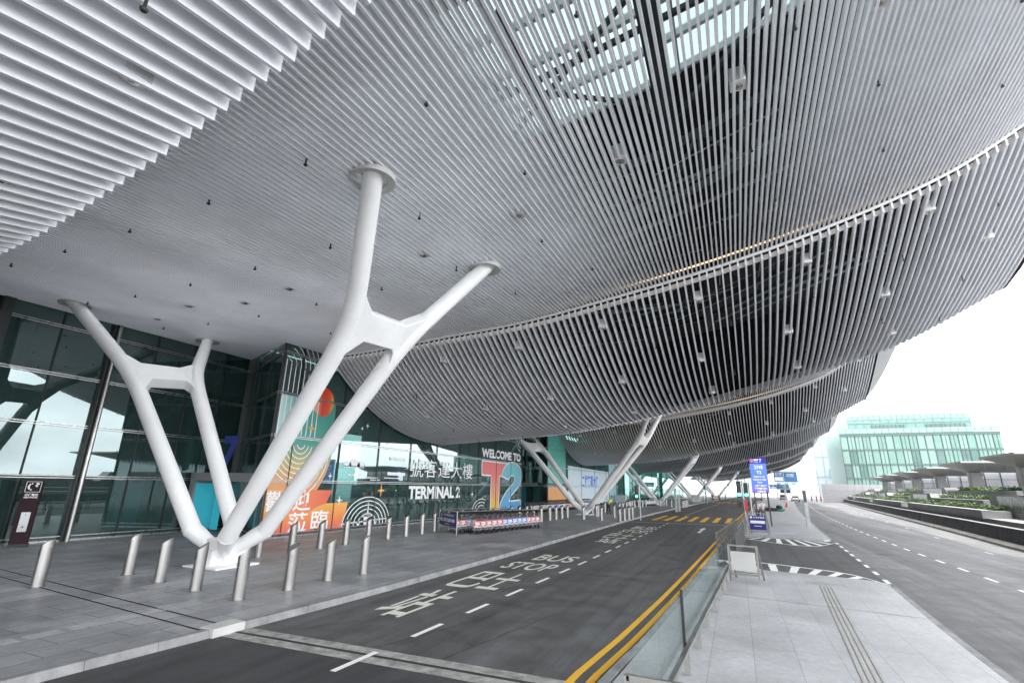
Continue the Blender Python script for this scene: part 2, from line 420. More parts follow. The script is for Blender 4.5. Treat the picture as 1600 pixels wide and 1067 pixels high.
flat = lambda x, y: (x, y, .006)
text(mb, '站', flat, -7.62, -6.72, 9.6, 12.4, .012)
text(mb, '巴', flat, -7.75, -6.95, 13.0, 15.6, .012)
text(mb, '士', flat, -6.85, -6.15, 13.1, 15.7, .012)
text(mb, 'STOP', flat, -7.72, -5.98, 16.55, 18.1, .015)
text(mb, 'BUS', flat, -7.42, -5.92, 18.85, 20.45, .015)
text(mb, '站', flat, -6.95, -5.9, 26.3, 28.6, .012)
text(mb, '巴', flat, -7.2, -6.55, 29.0, 32.0, .012)
text(mb, '士', flat, -6.4, -5.75, 29.0, 32.0, .012)
text(mb, 'STOP', flat, -7.1, -5.5, 32.9, 35.2, .015)
text(mb, 'BUS', flat, -6.9, -5.5, 36, 38.6, .015)
mb.build('bus_stop_lettering', ROADCREAM, kind='structure')
mb = MB(); mb.poly([(-2.58, 35.5, .006), (-2.40, 35.5, .006), (-2.33, 38.6, .006), (-2.2, 38.6, .006), (-2.38, 40.4, .006), (-2.66, 38.6, .006), (-2.51, 38.6, .006)]); mb.build('lane_arrow', ROADWHITE, kind='structure')
# chevron hatching on both sides of the crossing
mb = MB()
def hatch(inner, outerpts, n):
    def O(t):
        return Vector((interp([(i/(len(outerpts)-1), p[0]) for i, p in enumerate(outerpts)], t), interp([(i/(len(outerpts)-1), p[1]) for i, p in enumerate(outerpts)], t), .007))
    I = lambda t: Vector((lerp(inner[0][0], inner[1][0], t), lerp(inner[0][1], inner[1][1], t), .007))
    ts = frange(0, 1, 25)
    for a, b in zip(ts, ts[1:]):
        pa, pb = O(a), O(b); nrm = Vector((0, .09, 0)); mb.quad(pa-nrm, pa+nrm, pb+nrm, pb-nrm)
    for i in range(n):
        to = (i+.5)/n; ti = .5+(to-.5)*.74; w = .022
        mb.quad(O(to-w), O(to+w), I(ti+w), I(ti-w))
hatch(((-.75, 20.2), (3.95, 19.45)), [(-1.0, 22.5), (.55, 22.75), (2.1, 22.15), (3.3, 21.3), (4.0, 19.6)], 8)
hatch(((-.2, 34.7), (4.5, 33.6)), [(-.45, 34.0), (.7, 32.6), (2.2, 31.0), (3.5, 31.0), (4.6, 33.3)], 8)
y = 19.9
while y < 33:
    gline(mb, (IR(y)+.05, y), (IR(y+.8)+.05, y+.8), .13, .007); y += 1.85
mb.build('crossing_hatching', ROADWHITE, kind='structure')
mb = MB(); y = 8
while y < 150:
    L = 1.0
    gline(mb, (RD(y), y), (RD(y+L), y+L), .11, .005); y += 2.35
y = 14
while y < 80:
    x = lerp(RD(y), P(y), .62); gline(mb, (x, y), (x+.02, y+1), .08, .005); y += 9
mb.build('outer_road_dashes', ROADWHITE, kind='structure')
mb = MB()
for i in range(9):
    gline(mb, (IR(10.2)+.02+i*.16, 10.0+i*.05), (IR(10.2)+.1+i*.16, 10.6+i*.05), .06, .006)
mb.build('drain_grating', MGREY, kind='structure')
# ------------------------------------------------------------------ the slatted canopy
Z20_ = [(-30, 9.9), (-26, 9.6), (-19.5, 9.35), (-14.9, 9.55), (-12.4, 9.72), (-8.3, 10.0), (-3, 10.78), (.7, 11.46), (4.4, 12.4), (7.9, 13.6), (10.2, 14.9), (13.5, 17.2)]
Z4_ = [(-30, 9.8), (-26, 9.5), (-20, 9.1), (-14, 9.0), (-8, 9.35), (-4.5, 10.0), (0, 11.5), (5, 13.9), (8, 15.7), (12, 18.4)]
ZE_ = [(-26, 5.3), (-20, 5.45), (-14.5, 5.73), (-9.4, 6.09), (-4, 6.94), (.9, 8.06), (5.2, 9.17), (8.6, 10.3), (10.4, 11.18), (13.5, 12.9)]
ZA_ = [(-26, 6.2), (-13, 6.9), (-11, 7.15), (-8.3, 7.8), (-6.45, 8.38), (-4.8, 8.93), (-2, 10), (4, 12.5), (8, 15)]
Z20 = lambda v: interp(Z20_, v)
Z4 = lambda v: interp(Z4_, v)
ZE = lambda v: interp(ZE_, v)
ZA = lambda v: interp(ZA_, v)
RZ = lambda v: interp([(-34, 15), (-10, 15.2), (-2, 16), (5, 18.2), (10, 20), (17, 23)], v)
PER = 36.5
NB = 6
def zB(v, u): return lerp(Z4(v), Z20(v), (u-4)/16.0)
def zS(v, t):
    p = interp([(-20, 2.5), (-8, 2.1), (4, 1.7), (10, 1.35), (14, 1.25)], v)
    e = ZE(v); z0 = Z20(v)-.30
    return e+(z0-e)*max(0, 1-t)**p
canopy = thing('slatted_canopy', 'huge white slatted canopy with wavy bellies sweeping over the bus lane', 'canopy', (0, 0, 0))
def slat(mb, v, us, zf, d, w, d0=None):
    n = len(us); vs = []
    for i, u in enumerate(us):
        x = v+W(u); z = zf(u)
        vs += [(x-w/2, u, z), (x+w/2, u, z), (x+w/2, u, z+d), (x-w/2, u, z+d)]
    fs = [(3, 2, 1, 0), (4*n-4, 4*n-3, 4*n-2, 4*n-1)]
    for i in range(n-1):
        a, b = 4*i, 4*i+4
        fs += [(a+j, a+(j+1) % 4, b+(j+1) % 4, b+j) for j in range(4)]
    mb.add(vs, fs)
def vals(a, b, s):
    n = int((b-a)/s); return [a+i*s for i in range(n+1)]
def ustep(a, b, s): return frange(a, b, max(2, int(round((b-a)/s))+1))
# overhead shell nearest the camera
mb = MB()
for v in vals(-25.7, 7, .27): slat(mb, v, ustep(-9, 4, 3), lambda u: ZA(v)+.2*(u-4), .30, .06)
mb.build('overhead_slats', SLAT2, canopy)
# flat ceilings
VW = -19.80
for k in range(NB):
    mb = MB(); u1 = 20+PER*k
    sp = .165 if k < 2 else .30
    for v in vals(-25.7, 13.5, sp):
        if k == 0:
            a, b = -4, 19.88
            if v < VW-.0: b = 17+(-19.9-v)/6.4*3-.1
            slat(mb, v, ustep(a, b, 3), lambda u: zB(v, u), .23, .058)
        else:
            a, b = u1-12.5, u1-.12
            if v < VW: a, b = u1-PER+27.9, u1-3-.2+(-19.9-v)/6.4*3
            slat(mb, v, ustep(a, b, 4), lambda u: Z20(v)+.02*(u1-u), .19, .05)
    mb.build('ceiling_slats', SLAT, canopy)
# belly shells
def shell_slats(k, sp, nseg):
    mb = MB(); u0 = 20+PER*k
    for v in vals(VW+.08, 13.5, sp):
        us = [u0+11.5*t for t in frange(0, 1, nseg)]
        zs = [zS(v, t) for t in frange(0, 1, nseg)]
        us = us+[u0+11.75, u0+11.95]; zs = zs+[zs[-1]+.02, zs[-1]+.09]
        tab = dict(zip(us, zs))
        slat(mb, v, us, lambda u: tab[u], .33, .062)
    return mb.build('belly_slats', SLAT2, canopy)
for k in range(NB): shell_slats(k, .295 if k < 3 else .36, 19 if k == 0 else 13)
# edge trims
for k in range(NB):
    u0 = 20+PER*k; vv = frange(VW, 13.5, 46)
    mb = MB()
    for a, b in zip(vv, vv[1:]):
        xa, xb = a+W(u0), b+W(u0)
        for (y0, y1, z0, z1) in ((u0-.10, u0-.03, -.06, .05),):
            mb.hexa([(xa, y0, Z20(a)+z0), (xb, y0, Z20(b)+z0), (xb, y1, Z20(b)+z0), (xa, y1, Z20(a)+z0), (xa, y0, Z20(a)+z1), (xb, y0, Z20(b)+z1), (xb, y1, Z20(b)+z1), (xa, y1, Z20(a)+z1)])
    mb.build('upper_edge_trim', WHITE, canopy)
    mb = MB()
    for a, b in zip(vv, vv[1:]):
        xa, xb = a+W(u0), b+W(u0); y0, y1 = u0+.36, u0+.41
        mb.hexa([(xa, y0, Z20(a)-.2), (xb, y0, Z20(b)-.2), (xb, y1, Z20(b)-.2), (xa, y1, Z20(a)-.2), (xa, y0, Z20(a)), (xb, y0, Z20(b)), (xb, y1, Z20(b)), (xa, y1, Z20(a))])
    mb.build('stiffener', WHITE, canopy)
    mb = MB()
    for a, b in zip(vv, vv[1:]):
        ue = u0+11.52; xa, xb = a+W(ue), b+W(ue)
        for (y0, y1, z0, z1) in ((ue, ue+.05, .12, .42), (ue+.05, ue+.22, .37, .42)):
            mb.hexa([(xa, y0, ZE(a)+z0), (xb, y0, ZE(b)+z0), (xb, y1, ZE(b)+z0), (xa, y1, ZE(a)+z0), (xa, y0, ZE(a)+z1), (xb, y0, ZE(b)+z1), (xb, y1, ZE(b)+z1), (xa, y1, ZE(a)+z1)])
    mb.build('lower_edge_trim', TRIM, canopy)
    mb = MB()
    for a, b in zip(vv, vv[1:]):
        ue = u0-.03; xa, xb = a+W(ue), b+W(ue)
        mb.hexa([(xa, ue, Z20(a)+.34), (xb, ue, Z20(b)+.34), (xb, ue+.06, Z20(b)+.34), (xa, ue+.06, Z20(a)+.34), (xa, ue, Z20(a)+.40), (xb, ue, Z20(b)+.40), (xb, ue+.06, Z20(b)+.40), (xa, ue+.06, Z20(a)+.40)])
    mb.build('cove_light', M('warm_cove_light', (1, .72, .42), .5, emit=1.6), canopy)
# outer fascia that closes each bay at the road side
FAS = M('fascia_panel', (.27, .275, .285), .45, var=.06, metal=.1)
for k in range(NB):
    u0 = 20+PER*k; mb = MB()
    us = [u0+11.6*t for t in frange(0, 1, 9)]
    ts = frange(0, 1, 9)
    lo = [(13.6+W(u), u, zS(13.5, t)+.02) for u, t in zip(us, ts)]
    md = [(p[0]+.12+2.1*(1-t)**.8, p[1], p[2]+.35+1.1*(1-t)) for p, t in zip(lo, ts)]
    hi = [(p[0]+.3, p[1], 22.2) for p in md]
    for a, b, c, d in zip(lo, lo[1:], md[1:], md): mb.quad(a, b, c, d)
    for a, b, c, d in zip(md, md[1:], hi[1:], hi): mb.quad(a, b, c, d)
    u2 = u0+11.6; u3 = u0+PER
    nx = (13.6+W(u3)+2.22, u3, zS(13.5, 0)+1.45)
    mb.quad(md[-1], nx, (nx[0]+.3, u3, 22.2), hi[-1]); mb.quad(lo[-1], (13.6+W(u3), u3, zS(13.5, 0)), nx, md[-1])
    if k == 0: mb.quad((15.8, -9.4, 20.5), md[0], hi[0], (16.1, -9.4, 22.2)); mb.quad((13.6, -9.4, 19.4), lo[0], md[0], (15.8, -9.4, 20.5))
    mb.build('outer_fascia', FAS, canopy)
# roof deck with skylight openings
mb = MB(); sky = []
vb = [-34, -26, -16, -10, -5, -2, 2, 5, 7, 10, 13, 15]
edges = [-9.5, 7.4, 14.7, 20+PER*NB]
for i, (a, b) in enumerate(zip(edges, edges[1:])):
    nsub = max(1, int((b-a)/6))
    for j in range(nsub):
        y0, y1 = lerp(a, b, j/nsub), lerp(a, b, (j+1)/nsub)
        for p, q in zip(vb, vb[1:]):
            if i % 2 == 1 and -26 <= p < 7: continue
            for dz, m in ((0, 0), (.4, 1)):
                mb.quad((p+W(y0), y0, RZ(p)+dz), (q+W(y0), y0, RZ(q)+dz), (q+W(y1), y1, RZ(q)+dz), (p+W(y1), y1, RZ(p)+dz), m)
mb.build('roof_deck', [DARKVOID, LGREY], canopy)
for k in range(1):
    y0, y1 = 7.4+PER*k, 14.7+PER*k; mb = MB()
    ks = [v for v in vb if -10 <= v <= 7]
    for p, q in zip(ks, ks[1:]): mb.quad((p+W(y0), y0, RZ(p)+.3), (q+W(y0), y0, RZ(q)+.3), (q+W(y1), y1, RZ(q)+.3), (p+W(y1), y1, RZ(p)+.3))
    sk = mb.build('skylight', SKYGLASS, canopy)
    mb = MB(); mb.quad((-26, y0, RZ(-26)+.3), (-16, y0, RZ(-16)+.3), (-16, y1, RZ(-16)+.3), (-26, y1, RZ(-26)+.3)); mb.quad((-16, y0, RZ(-16)+.3), (-10, y0, RZ(-10)+.3), (-10, y1, RZ(-10)+.3), (-16, y1, RZ(-16)+.3)); mb.build('added_fill_skylight', SKYGLASS2, canopy)  # second one is an unseen skylight added to brighten the building-side slats
    for v in (-13, -17.5, -22):  # unseen deep beams, added to cast shadow bands across the slats
        mb = MB(); mb.bar((v, y0, RZ(v)-1.2), (v, y1, RZ(v)-1.2), .3, .9); mb.build('shadow_band_beam', TRUSS2, canopy)
    for y in (9.3, 11.8):
        mb = MB(); mb.bar((-26, y, RZ(-26)-2.0), (-9, y, RZ(-9)-2.0), .5, 1.2); mb.build('shadow_band_beam', TRUSS2, canopy)
    mb = MB()
    for y in frange(y0, y1, 6):
        for p, q in zip(ks, ks[1:]): mb.bar((p+W(y), y, RZ(p)+.2), (q+W(y), y, RZ(q)+.2), .14, .3)
    for v in vals(-10, 7, 2.4): mb.bar((v+W(y0), y0, RZ(v)+.12), (v+W(y1), y1, RZ(v)+.12), .1, .2)
    mb.build('glazing_bars', LGREY, sk)
for p, q, w_ in (((-.6, 9, 14.6), (6.5, 14.5, 17.4), .16), ((-.6, 14.5, 14.6), (6.5, 9, 17.4), .12), ((-7, 13.5, 13.9), (-1.2, 9.5, 14.4), .12), ((-7, 9.5, 13.9), (-1.2, 13.5, 14.4), .10), ((2.4, 8.8, 16.0), (2.4, 14.6, 16.0), .2), ((-4.5, 8.8, 14.6), (-4.5, 14.6, 14.6), .16), ((-9, 12, 14.4), (6.8, 12, 17.6), .14)):
    mb = MB(); mb.bar(p, q, w_, w_*1.3); mb.build('skylight_brace', TRUSS2, canopy)
# steel and services hidden above the slats
def truss_across(y, z0, z1, va, vb_, step=1.5):
    mb = MB()
    f = lambda v, z: (v+W(y), y, z+max(0, (v+2))*.38)
    for z in (z0, z1):
        for a, b in zip(vals(va, vb_-step, step), vals(va+step, vb_, step)): mb.bar(f(a, z), f(b, z), .22, .22)
    for i, a in enumerate(vals(va, vb_-step, step)):
        mb.bar(f(a, z0), f(a, z1), .12, .12)
        mb.bar(f(a, z0 if i % 2 else z1), f(a+step, z1 if i % 2 else z0), .1, .1)
    return mb.build('roof_truss', TRUSS if y < 20 else TRUSS2, canopy)  # darker copy past the skylight puts the void's shade into the colour
for y, z0, z1 in ((6.4, 12.2, 14.4), (16.6, 12.4, 14.6), (21.5, 11.9, 13.9), (26.5, 11.6, 13.6), (36, 12.2, 14.2), (53, 12.2, 14.2), (62, 12, 14), (90, 12.2, 14.2), (99, 12, 14)):
    truss_across(y, z0, z1, -18, 12)
for v, w in ((-.9, .55), (-13, .6), (9.5, .5)):
    zz = RZ(v)-1.6; mb = MB()
    for y0 in frange(0, 96, 13): mb.bar((v+W(y0), y0, zz), (v+W(y0+8), y0+7.995, zz), w, 1.0)
    mb.build('roof_girder', TRUSS2, canopy)
r2 = random.Random(5)
for i in range(46):
    y = r2.choice((15.5, 17.5, 18.4, 19.5, 22.5, 24, 25.5, 28, 29.5, 33))+r2.uniform(-.4, .4); z = 12.0+r2.uniform(-.2, 1.6)
    a = r2.uniform(-14, 6); b = a+r2.uniform(3, 9)
    mb = MB(); mb.tube([(a, y, z+max(0, a+2)*.38), (min(b, 11), y+r2.uniform(-.3, .3), z+max(0, min(b, 11)+2)*.38)], r2.choice((.03, .045, .07)), 6); mb.build('service_pipe', PIPE, canopy)
for i in range(54):
    v = r2.uniform(-12, 10); y = r2.uniform(15, 30); z = 11.6+max(0, v+2)*.4
    mb = MB(); mb.bar((v, y, z), (v+r2.uniform(-.4, .4), y+r2.uniform(-1.2, 1.2), z+r2.uniform(.8, 2)), .05, .05); mb.build('hanger', PIPE, canopy)
mb = MB()
for k in range(1, 4):
    for i in range(40):
        y = 20+PER*k+r2.uniform(2, 10); v = r2.uniform(-14, 11); z = 11+max(0, v+2)*.4
        mb.bar((v+W(y), y, z), (v+W(y)+r2.uniform(-1.5, 1.5), y+r2.uniform(-.5, .5), z+r2.uniform(-.4, .8)), .07, .07)
mb.build('far_services', PIPE, canopy)['kind'] = 'stuff'
for k in range(NB):  # dark sheets added at the belly ends, standing in for void shade
    ue = 20+PER*k+11.9; vv = frange(VW, 13.55, 30); mb = MB()
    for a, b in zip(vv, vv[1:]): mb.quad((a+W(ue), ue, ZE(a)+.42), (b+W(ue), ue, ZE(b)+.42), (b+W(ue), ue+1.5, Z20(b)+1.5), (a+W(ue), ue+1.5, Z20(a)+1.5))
    mb.build('added_void_sheet', DARKVOID, canopy)
# dark inner linings: building side and the end behind the camera
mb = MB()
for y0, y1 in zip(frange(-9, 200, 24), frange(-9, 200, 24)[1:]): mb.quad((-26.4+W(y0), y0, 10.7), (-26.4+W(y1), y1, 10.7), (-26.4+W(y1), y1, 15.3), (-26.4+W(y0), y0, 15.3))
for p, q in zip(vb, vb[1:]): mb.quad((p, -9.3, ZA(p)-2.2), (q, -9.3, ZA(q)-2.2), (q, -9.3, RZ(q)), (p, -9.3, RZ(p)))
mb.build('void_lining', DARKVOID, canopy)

for k in range(1, NB):  # unlit walls added across the void to block light and sky
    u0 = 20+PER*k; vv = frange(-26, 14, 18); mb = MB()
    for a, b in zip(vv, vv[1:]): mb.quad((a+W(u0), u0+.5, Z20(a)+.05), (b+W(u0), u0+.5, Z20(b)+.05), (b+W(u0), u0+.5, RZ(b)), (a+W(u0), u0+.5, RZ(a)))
    mb.build('added_void_blocker', DARKVOID, canopy)
# downlights and sprinklers hung in the slats (things of their own)
dl = thing('downlight', 'square white downlight box recessed between slats of the flat canopy ceiling', 'ceiling light', (0, 0, 0))
mb = MB(); mb.box(-.17, .17, -.17, .17, .02, .42); mb.build('casing', M('downlight_casing', (.62, .62, .61), .4), dl)
mb = MB(); mb.tube([(0, 0, .02), (0, 0, .0)], .115, 14); mb.build('reflector', M('downlight_reflector', (.75, .73, .68), .2, metal=.8), dl)
mb = MB(); mb.sphere((0, 0, .005), .05, 8, 5, sc=(1, 1, .5)); mb.build('lens', M('downlight_lens', (.12, .12, .12), .2), dl)
used = False
for v, u in ((-8.4, 11.8), (-5.0, 11.5), (-1.95, 11.1), (.95, 10.6), (3.9, 10.6), (-14.0, 11.7), (-16.65, 12.0), (-22.3, 12.2), (-19, 11.4), (7, 11)):
    place(dl, used, (v, u, zB(v, u)+.0), 0, None, 'downlights in the flat slatted ceiling'); used = True
for v, u in ((-4.3, 2.9), (-7.2, 2.9), (-10.3, 2.9), (-13.6, 2.9)):
    place(dl, True, (v, u, ZA(v)+.2*(u-4)+.12), 0, 'square white downlight box recessed in the deep slats overhead at upper left', 'downlights in the overhead slats')
for k in range(4):
    for j, (t, vs) in enumerate(((.09, vals(-17.3, 12, 4.15)), (.44, vals(-16.6, 12, 3.9)), (.8, vals(-18, 12, 4.3)))):
        if k > 1 and j == 1: continue
        for v in vs:
            u = 20+PER*k+11.5*t
            place(dl, True, (v+W(u), u, zS(v, t)+.0), 0, 'square white downlight box between slats of the curved canopy belly' if k == 0 else 'small pale downlight box between slats of a far canopy belly', 'downlights in the nearest canopy belly' if k == 0 else 'downlights in the far canopy bellies')
sp = thing('sprinkler', 'small dark sprinkler head hanging below slats of the flat canopy ceiling', 'sprinkler', (0, 0, 0))
mb = MB(); mb.tube([(0, 0, .26), (0, 0, .03)], .02, 8); mb.build('pipe', BLACK, sp)
mb = MB(); mb.tube([(0, 0, .03), (0, 0, 0)], [.05, .035], 8); mb.build('head', BLACK, sp)
used = False
for u in (6.6, 9.8, 13.2, 16.4):
    for v in vals(-23.5, 11, 3.1):
        if u > 16 and v < -20: continue
        vv = v+(.8 if u in (9.8, 16.4) else 0)
        place(sp, used, (vv, u, zB(vv, u)-.10), 0, None, 'sprinkler heads in the flat ceiling'); used = True
for v, u in ((-5.9, 2.3), (-9.3, 2.3), (-12.6, 2.3)):
    place(sp, True, (v, u, ZA(v)+.2*(u-4)-.2), 0, 'dark sprinkler head hanging below the deep slats overhead at upper left', 'sprinkler heads in the overhead slats')
for t in (.25, .62, .92):
    for v in vals(-16, 12, 3.3):
        u = 20+11.5*t
        place(sp, True, (v, u, zS(v, t)-.14), 0, 'small dark sprinkler head below slats of the nearest canopy belly', 'sprinkler heads in the nearest belly')
# ------------------------------------------------------------------ terminal building: curtain walls, portals, graphics
bld = thing('terminal_building', 'long airport terminal front in dark teal glass with colourful welcome graphics', 'terminal', (0, 0, 0))
ROWZ = [.17, 2.70, 4.80, 6.85, 8.9, 10.9]
def curtain(p0, p1, joints, rows, gl, thick=.05, big=(), sub=True, pipe=()):
    """glazed wall from p0 to p1 (x, y); joints are fractions along it"""
    w = part_empty('curtain_wall', bld); p0, p1 = Vector((*p0, 0)), Vector((*p1, 0)); d = p1-p0; L = d.length; d.normalize(); n = Vector((d.y, -d.x, 0))
    at = lambda s, z, o=0: p0+d*s+n*o+Vector((0, 0, z))
    for a, b in zip(joints, joints[1:]):
        for z0, z1 in zip(rows, rows[1:]):
            t = rnd.uniform(-.006, .006)
            mb = MB(); mb.quad(at(a+.012, z0, t), at(b-.012, z0, -t), at(b-.012, z1, -t), at(a+.012, z1, t)); mb.build('glass_pane', gl, w)
    for z in rows[1:-1]:
        mb = MB()
        for dz in (-.045, .045): mb.bar(at(0, z+dz, .05), at(L, z+dz, .05), .06, .035)
        mb.build('transom', STEELTR, w)
    mb = MB(); mb.bar(at(0, .15, .06), at(L, .15, .06), .08, .10); mb.bar(at(0, .34, .09), at(L, .34, .09), .05, .04); mb.build('base_rail', STEELTR, w)
    for i, s in enumerate(joints):
        mb = MB()
        if i in pipe:
            mb.tube([at(s, .13, .3), at(s, 9.9, .3)], .085, 12); mb.build('mullion', STAINLESS, w, smooth=True)
            mb = MB(); mb.bar(at(s-.1, .13, .05), at(s-.1, 10.6, .05), .14, .3, up=n); mb.build('mullion', MULL, w)
        elif i in big:
            mb.bar(at(s, .13, .1), at(s, 10.6, .1), .34, .34, up=n); mb.build('mullion', MULL, w)
        else:
            mb.bar(at(s, .13, -.05), at(s, 10.6, -.05), .05, .12, up=n); mb.build('mullion', MULL, w)
            mb = MB(); mb.bar(at(s, .13, .06), at(s, 10.6, .06), .028, .03, up=n); mb.build('seam_bead', MULL, w)
    return w
XW = -19.9
curtain((-25.9, .8), (-25.9, 20), [0, 3.9, 7.8, 9.75, 11.75, 13.7, 15.6, 17.4, 19.2], ROWZ, GLASS, big=(2,), pipe=(4,))
curtain((-25.9, 20.0), (XW, 17.0), [0, 2.2, 4.4, 6.7], ROWZ[1:] if False else ROWZ, GLASS, big=(0,))
jf = [0, 1.2, 4.5, 7.85, 11.2, 14.5, 17.9, 21.2, 24.6, 27.9, 30.7]
curtain((XW, 17.0), (XW, 47.7), jf, ROWZ, GLASS)
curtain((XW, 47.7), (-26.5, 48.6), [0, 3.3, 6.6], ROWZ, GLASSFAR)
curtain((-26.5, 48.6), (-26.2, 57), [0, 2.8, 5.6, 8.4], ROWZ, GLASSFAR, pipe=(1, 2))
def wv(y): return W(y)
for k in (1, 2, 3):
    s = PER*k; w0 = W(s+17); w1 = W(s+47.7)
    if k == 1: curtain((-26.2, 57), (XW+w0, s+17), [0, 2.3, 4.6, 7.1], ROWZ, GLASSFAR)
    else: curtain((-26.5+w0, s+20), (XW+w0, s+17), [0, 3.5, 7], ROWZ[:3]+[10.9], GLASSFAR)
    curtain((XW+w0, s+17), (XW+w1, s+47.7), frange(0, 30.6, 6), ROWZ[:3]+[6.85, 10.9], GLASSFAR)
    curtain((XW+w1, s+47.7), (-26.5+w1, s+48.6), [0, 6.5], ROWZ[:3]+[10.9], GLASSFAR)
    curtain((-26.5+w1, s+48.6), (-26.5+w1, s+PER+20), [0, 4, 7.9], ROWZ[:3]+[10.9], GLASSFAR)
# inside: floor, ceiling, back wall piers, lit screens
mb = MB(); mb.quad((-60, -20, .12), (-20.1, -20, .12), (-20.1, 160, .12), (-60, 160, .12)); mb.build('interior_floor', M('hall_floor', (.16, .18, .18), .25, var=.1), bld)
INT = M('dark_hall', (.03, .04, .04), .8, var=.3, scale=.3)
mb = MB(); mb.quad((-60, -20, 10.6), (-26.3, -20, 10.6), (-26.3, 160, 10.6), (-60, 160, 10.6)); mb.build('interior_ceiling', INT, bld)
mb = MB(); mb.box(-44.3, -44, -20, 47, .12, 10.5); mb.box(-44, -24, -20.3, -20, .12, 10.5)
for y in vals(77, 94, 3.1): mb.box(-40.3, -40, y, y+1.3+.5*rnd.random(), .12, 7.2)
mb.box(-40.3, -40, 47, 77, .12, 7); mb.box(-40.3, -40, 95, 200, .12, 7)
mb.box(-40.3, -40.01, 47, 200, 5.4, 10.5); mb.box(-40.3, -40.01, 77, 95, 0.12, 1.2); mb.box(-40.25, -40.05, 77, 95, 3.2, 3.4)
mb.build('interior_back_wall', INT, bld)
mb = MB()
for (x, y) in ((-31, 4), (-33, 12), (-31.5, 20.5), (-31, 30), (-32, 40), (-31, 52), (-31, 64)): mb.tube([(x, y, .12), (x, y, 10.5)], .35, 10)
for (x, y) in ((-29, 24), (-30, 36)):
    for dx in (-2, 2): mb.tube([(x, y, .12), (x+dx, y+1.5, 10.5)], .3, 8)
mb.build('interior_columns', M('hall_column', (.25, .28, .28), .5), bld)
CYAN = M('cyan_screen', (.03, .34, .42), .4, emit=.25, var=.12)
for x0, y0, x1, y1, z1 in ((-28.4, 15.4, -28.0, 16.5, 2.45), (-29, 33.2, -28.9, 34.2, 2.5), (-30, 43, -29.7, 44, 2.4), (-29, 55, -28.7, 56, 2.6), (-31, 22.4, -30.9, 23.4, 2.2)):
    mb = MB(); mb.box(x0, x1, y0, y1, .3, z1); mb.build('lit_panel', CYAN, bld)
BLUESCR = M('blue_screen', (.08, .14, .65), .4, emit=.7, var=.25, scale=4)
for x, y, z0, z1 in ((-27.5, 55.2, 2.9, 4.5), (-23.5, 31.3, 2.75, 4.2), (-30, 9, 1.4, 2.3), (-30, 10.1, 1.4, 2.3)):
    mb = MB(); mb.box(x, x+.15, y, y+.8, z0, z1); mb.build('hanging_screen', BLUESCR, bld)
# entrance portals with lit sides
def portal(y, xa, xb, num, col):
    po = part_empty('entrance_portal', bld); zt = 2.62
    mb = MB(); mb.box(xa, xa+.35, y, y+1.6, .13, zt); mb.box(xb-.35, xb, y, y+1.6, .13, zt); mb.box(xa, xb, y-.02, y+1.6, zt, zt+.42)
    mb.build('portal_frame', MGREY, po)
    LM = bpy.data.materials.get('cyan_portal_light') or M('cyan_portal_light', (.05, .45, .56), .4, emit=.3, var=.03)
    for q in ((xa+.36, xa+.42, y+.1, y+1.5, .3, zt-.1), (xb-.42, xb-.36, y+.1, y+1.5, .3, zt-.1), (xa+.62, xa+1.15, y+1.05, y+1.1, .25, zt-.12)):
        mb = MB(); mb.box(*q); mb.build('lit_side', LM, po)
    mb = MB(); mb.box(xb-1.5, xb-.5, y+1.0, y+1.05, .25, zt-.1); mb.build('white_panel', M('portal_white', (.62, .64, .70), .4), po)
    for i in range(3):
        x0 = lerp(xa+1.3, xb-1.6, i/3); x1 = lerp(xa+1.3, xb-1.6, (i+1)/3)-.05
        mb = MB(); mb.quad((x0, y+1.3, .15), (x1, y+1.3, .15), (x1, y+1.3, zt), (x0, y+1.3, zt)); mb.build('sliding_door', GLASS, po)
    mb = MB(); fn = lambda a, z: (a, y-.08, z); text(mb, num, fn, col[0], col[1], col[2], col[3], .04); o = mb.build('gate_number', col[4], po)
    return po
portal(17.35, -25.7, -20.35, '7', (-23.5, -22.6, 3.25, 4.75, M('gate_blue', (.03, .05, .32), .4)))
portal(54.2, -25.9, -20.0, '8', (-23.6, -22.4, 3.3, 5.1, M('gate_navy', (.015, .03, .06), .4)))

# ---- graphics stuck on the glass of the projecting bay (plane x = XW)
fw = lambda off: (lambda u, z: (XW+off, u, z))
def sticker(name, draw, m, off, label=None, parent=None):
    mb = MB(); draw(mb, fw(off)); o = mb.build(name, m, parent or bld)
    if label: o['label'] = label
    return o
def blob(mb, f, pts): mb.poly([f(*p) for p in pts])
def arc(mb, f, cx, cz, r, a0, a1, w, n=26, sx=1.0):
    for i in range(n):
        t0, t1 = math.radians(lerp(a0, a1, i/n)), math.radians(lerp(a0, a1, (i+1)/n))
        P_ = lambda t, q: f(cx+sx*q*math.cos(t), cz+q*math.sin(t))
        mb.quad(P_(t0, r-w/2), P_(t0, r+w/2), P_(t1, r+w/2), P_(t1, r-w/2))
def lineq(mb, f, a, b, w):
    dx, dz = b[0]-a[0], b[1]-a[1]; l = math.hypot(dx, dz); nx, nz = -dz/l*w/2, dx/l*w/2
    mb.quad(f(a[0]-nx, a[1]-nz), f(a[0]+nx, a[1]+nz), f(b[0]+nx, b[1]+nz), f(b[0]-nx, b[1]-nz))
def star(mb, f, cx, cz, r):
    pts = []
    for i in range(16):
        t = 2*PI*i/16; q = r if i % 4 == 0 else (r*.42 if i % 4 in (1, 3) else r*.30)
        if i % 4 == 2: q = r*.26
        if i % 4 in (1, 3): q = r*.40
        pts.append(f(cx+q*math.cos(t)*.85, cz+q*math.sin(t)))
    mb.poly(pts)
TEAL = grad('teal_fade_graphic', 1, 17.0, 21.2, [(0, (.62, .82, .82)), (.28, (.10, .38, .34)), (1, (.05, .27, .22))])
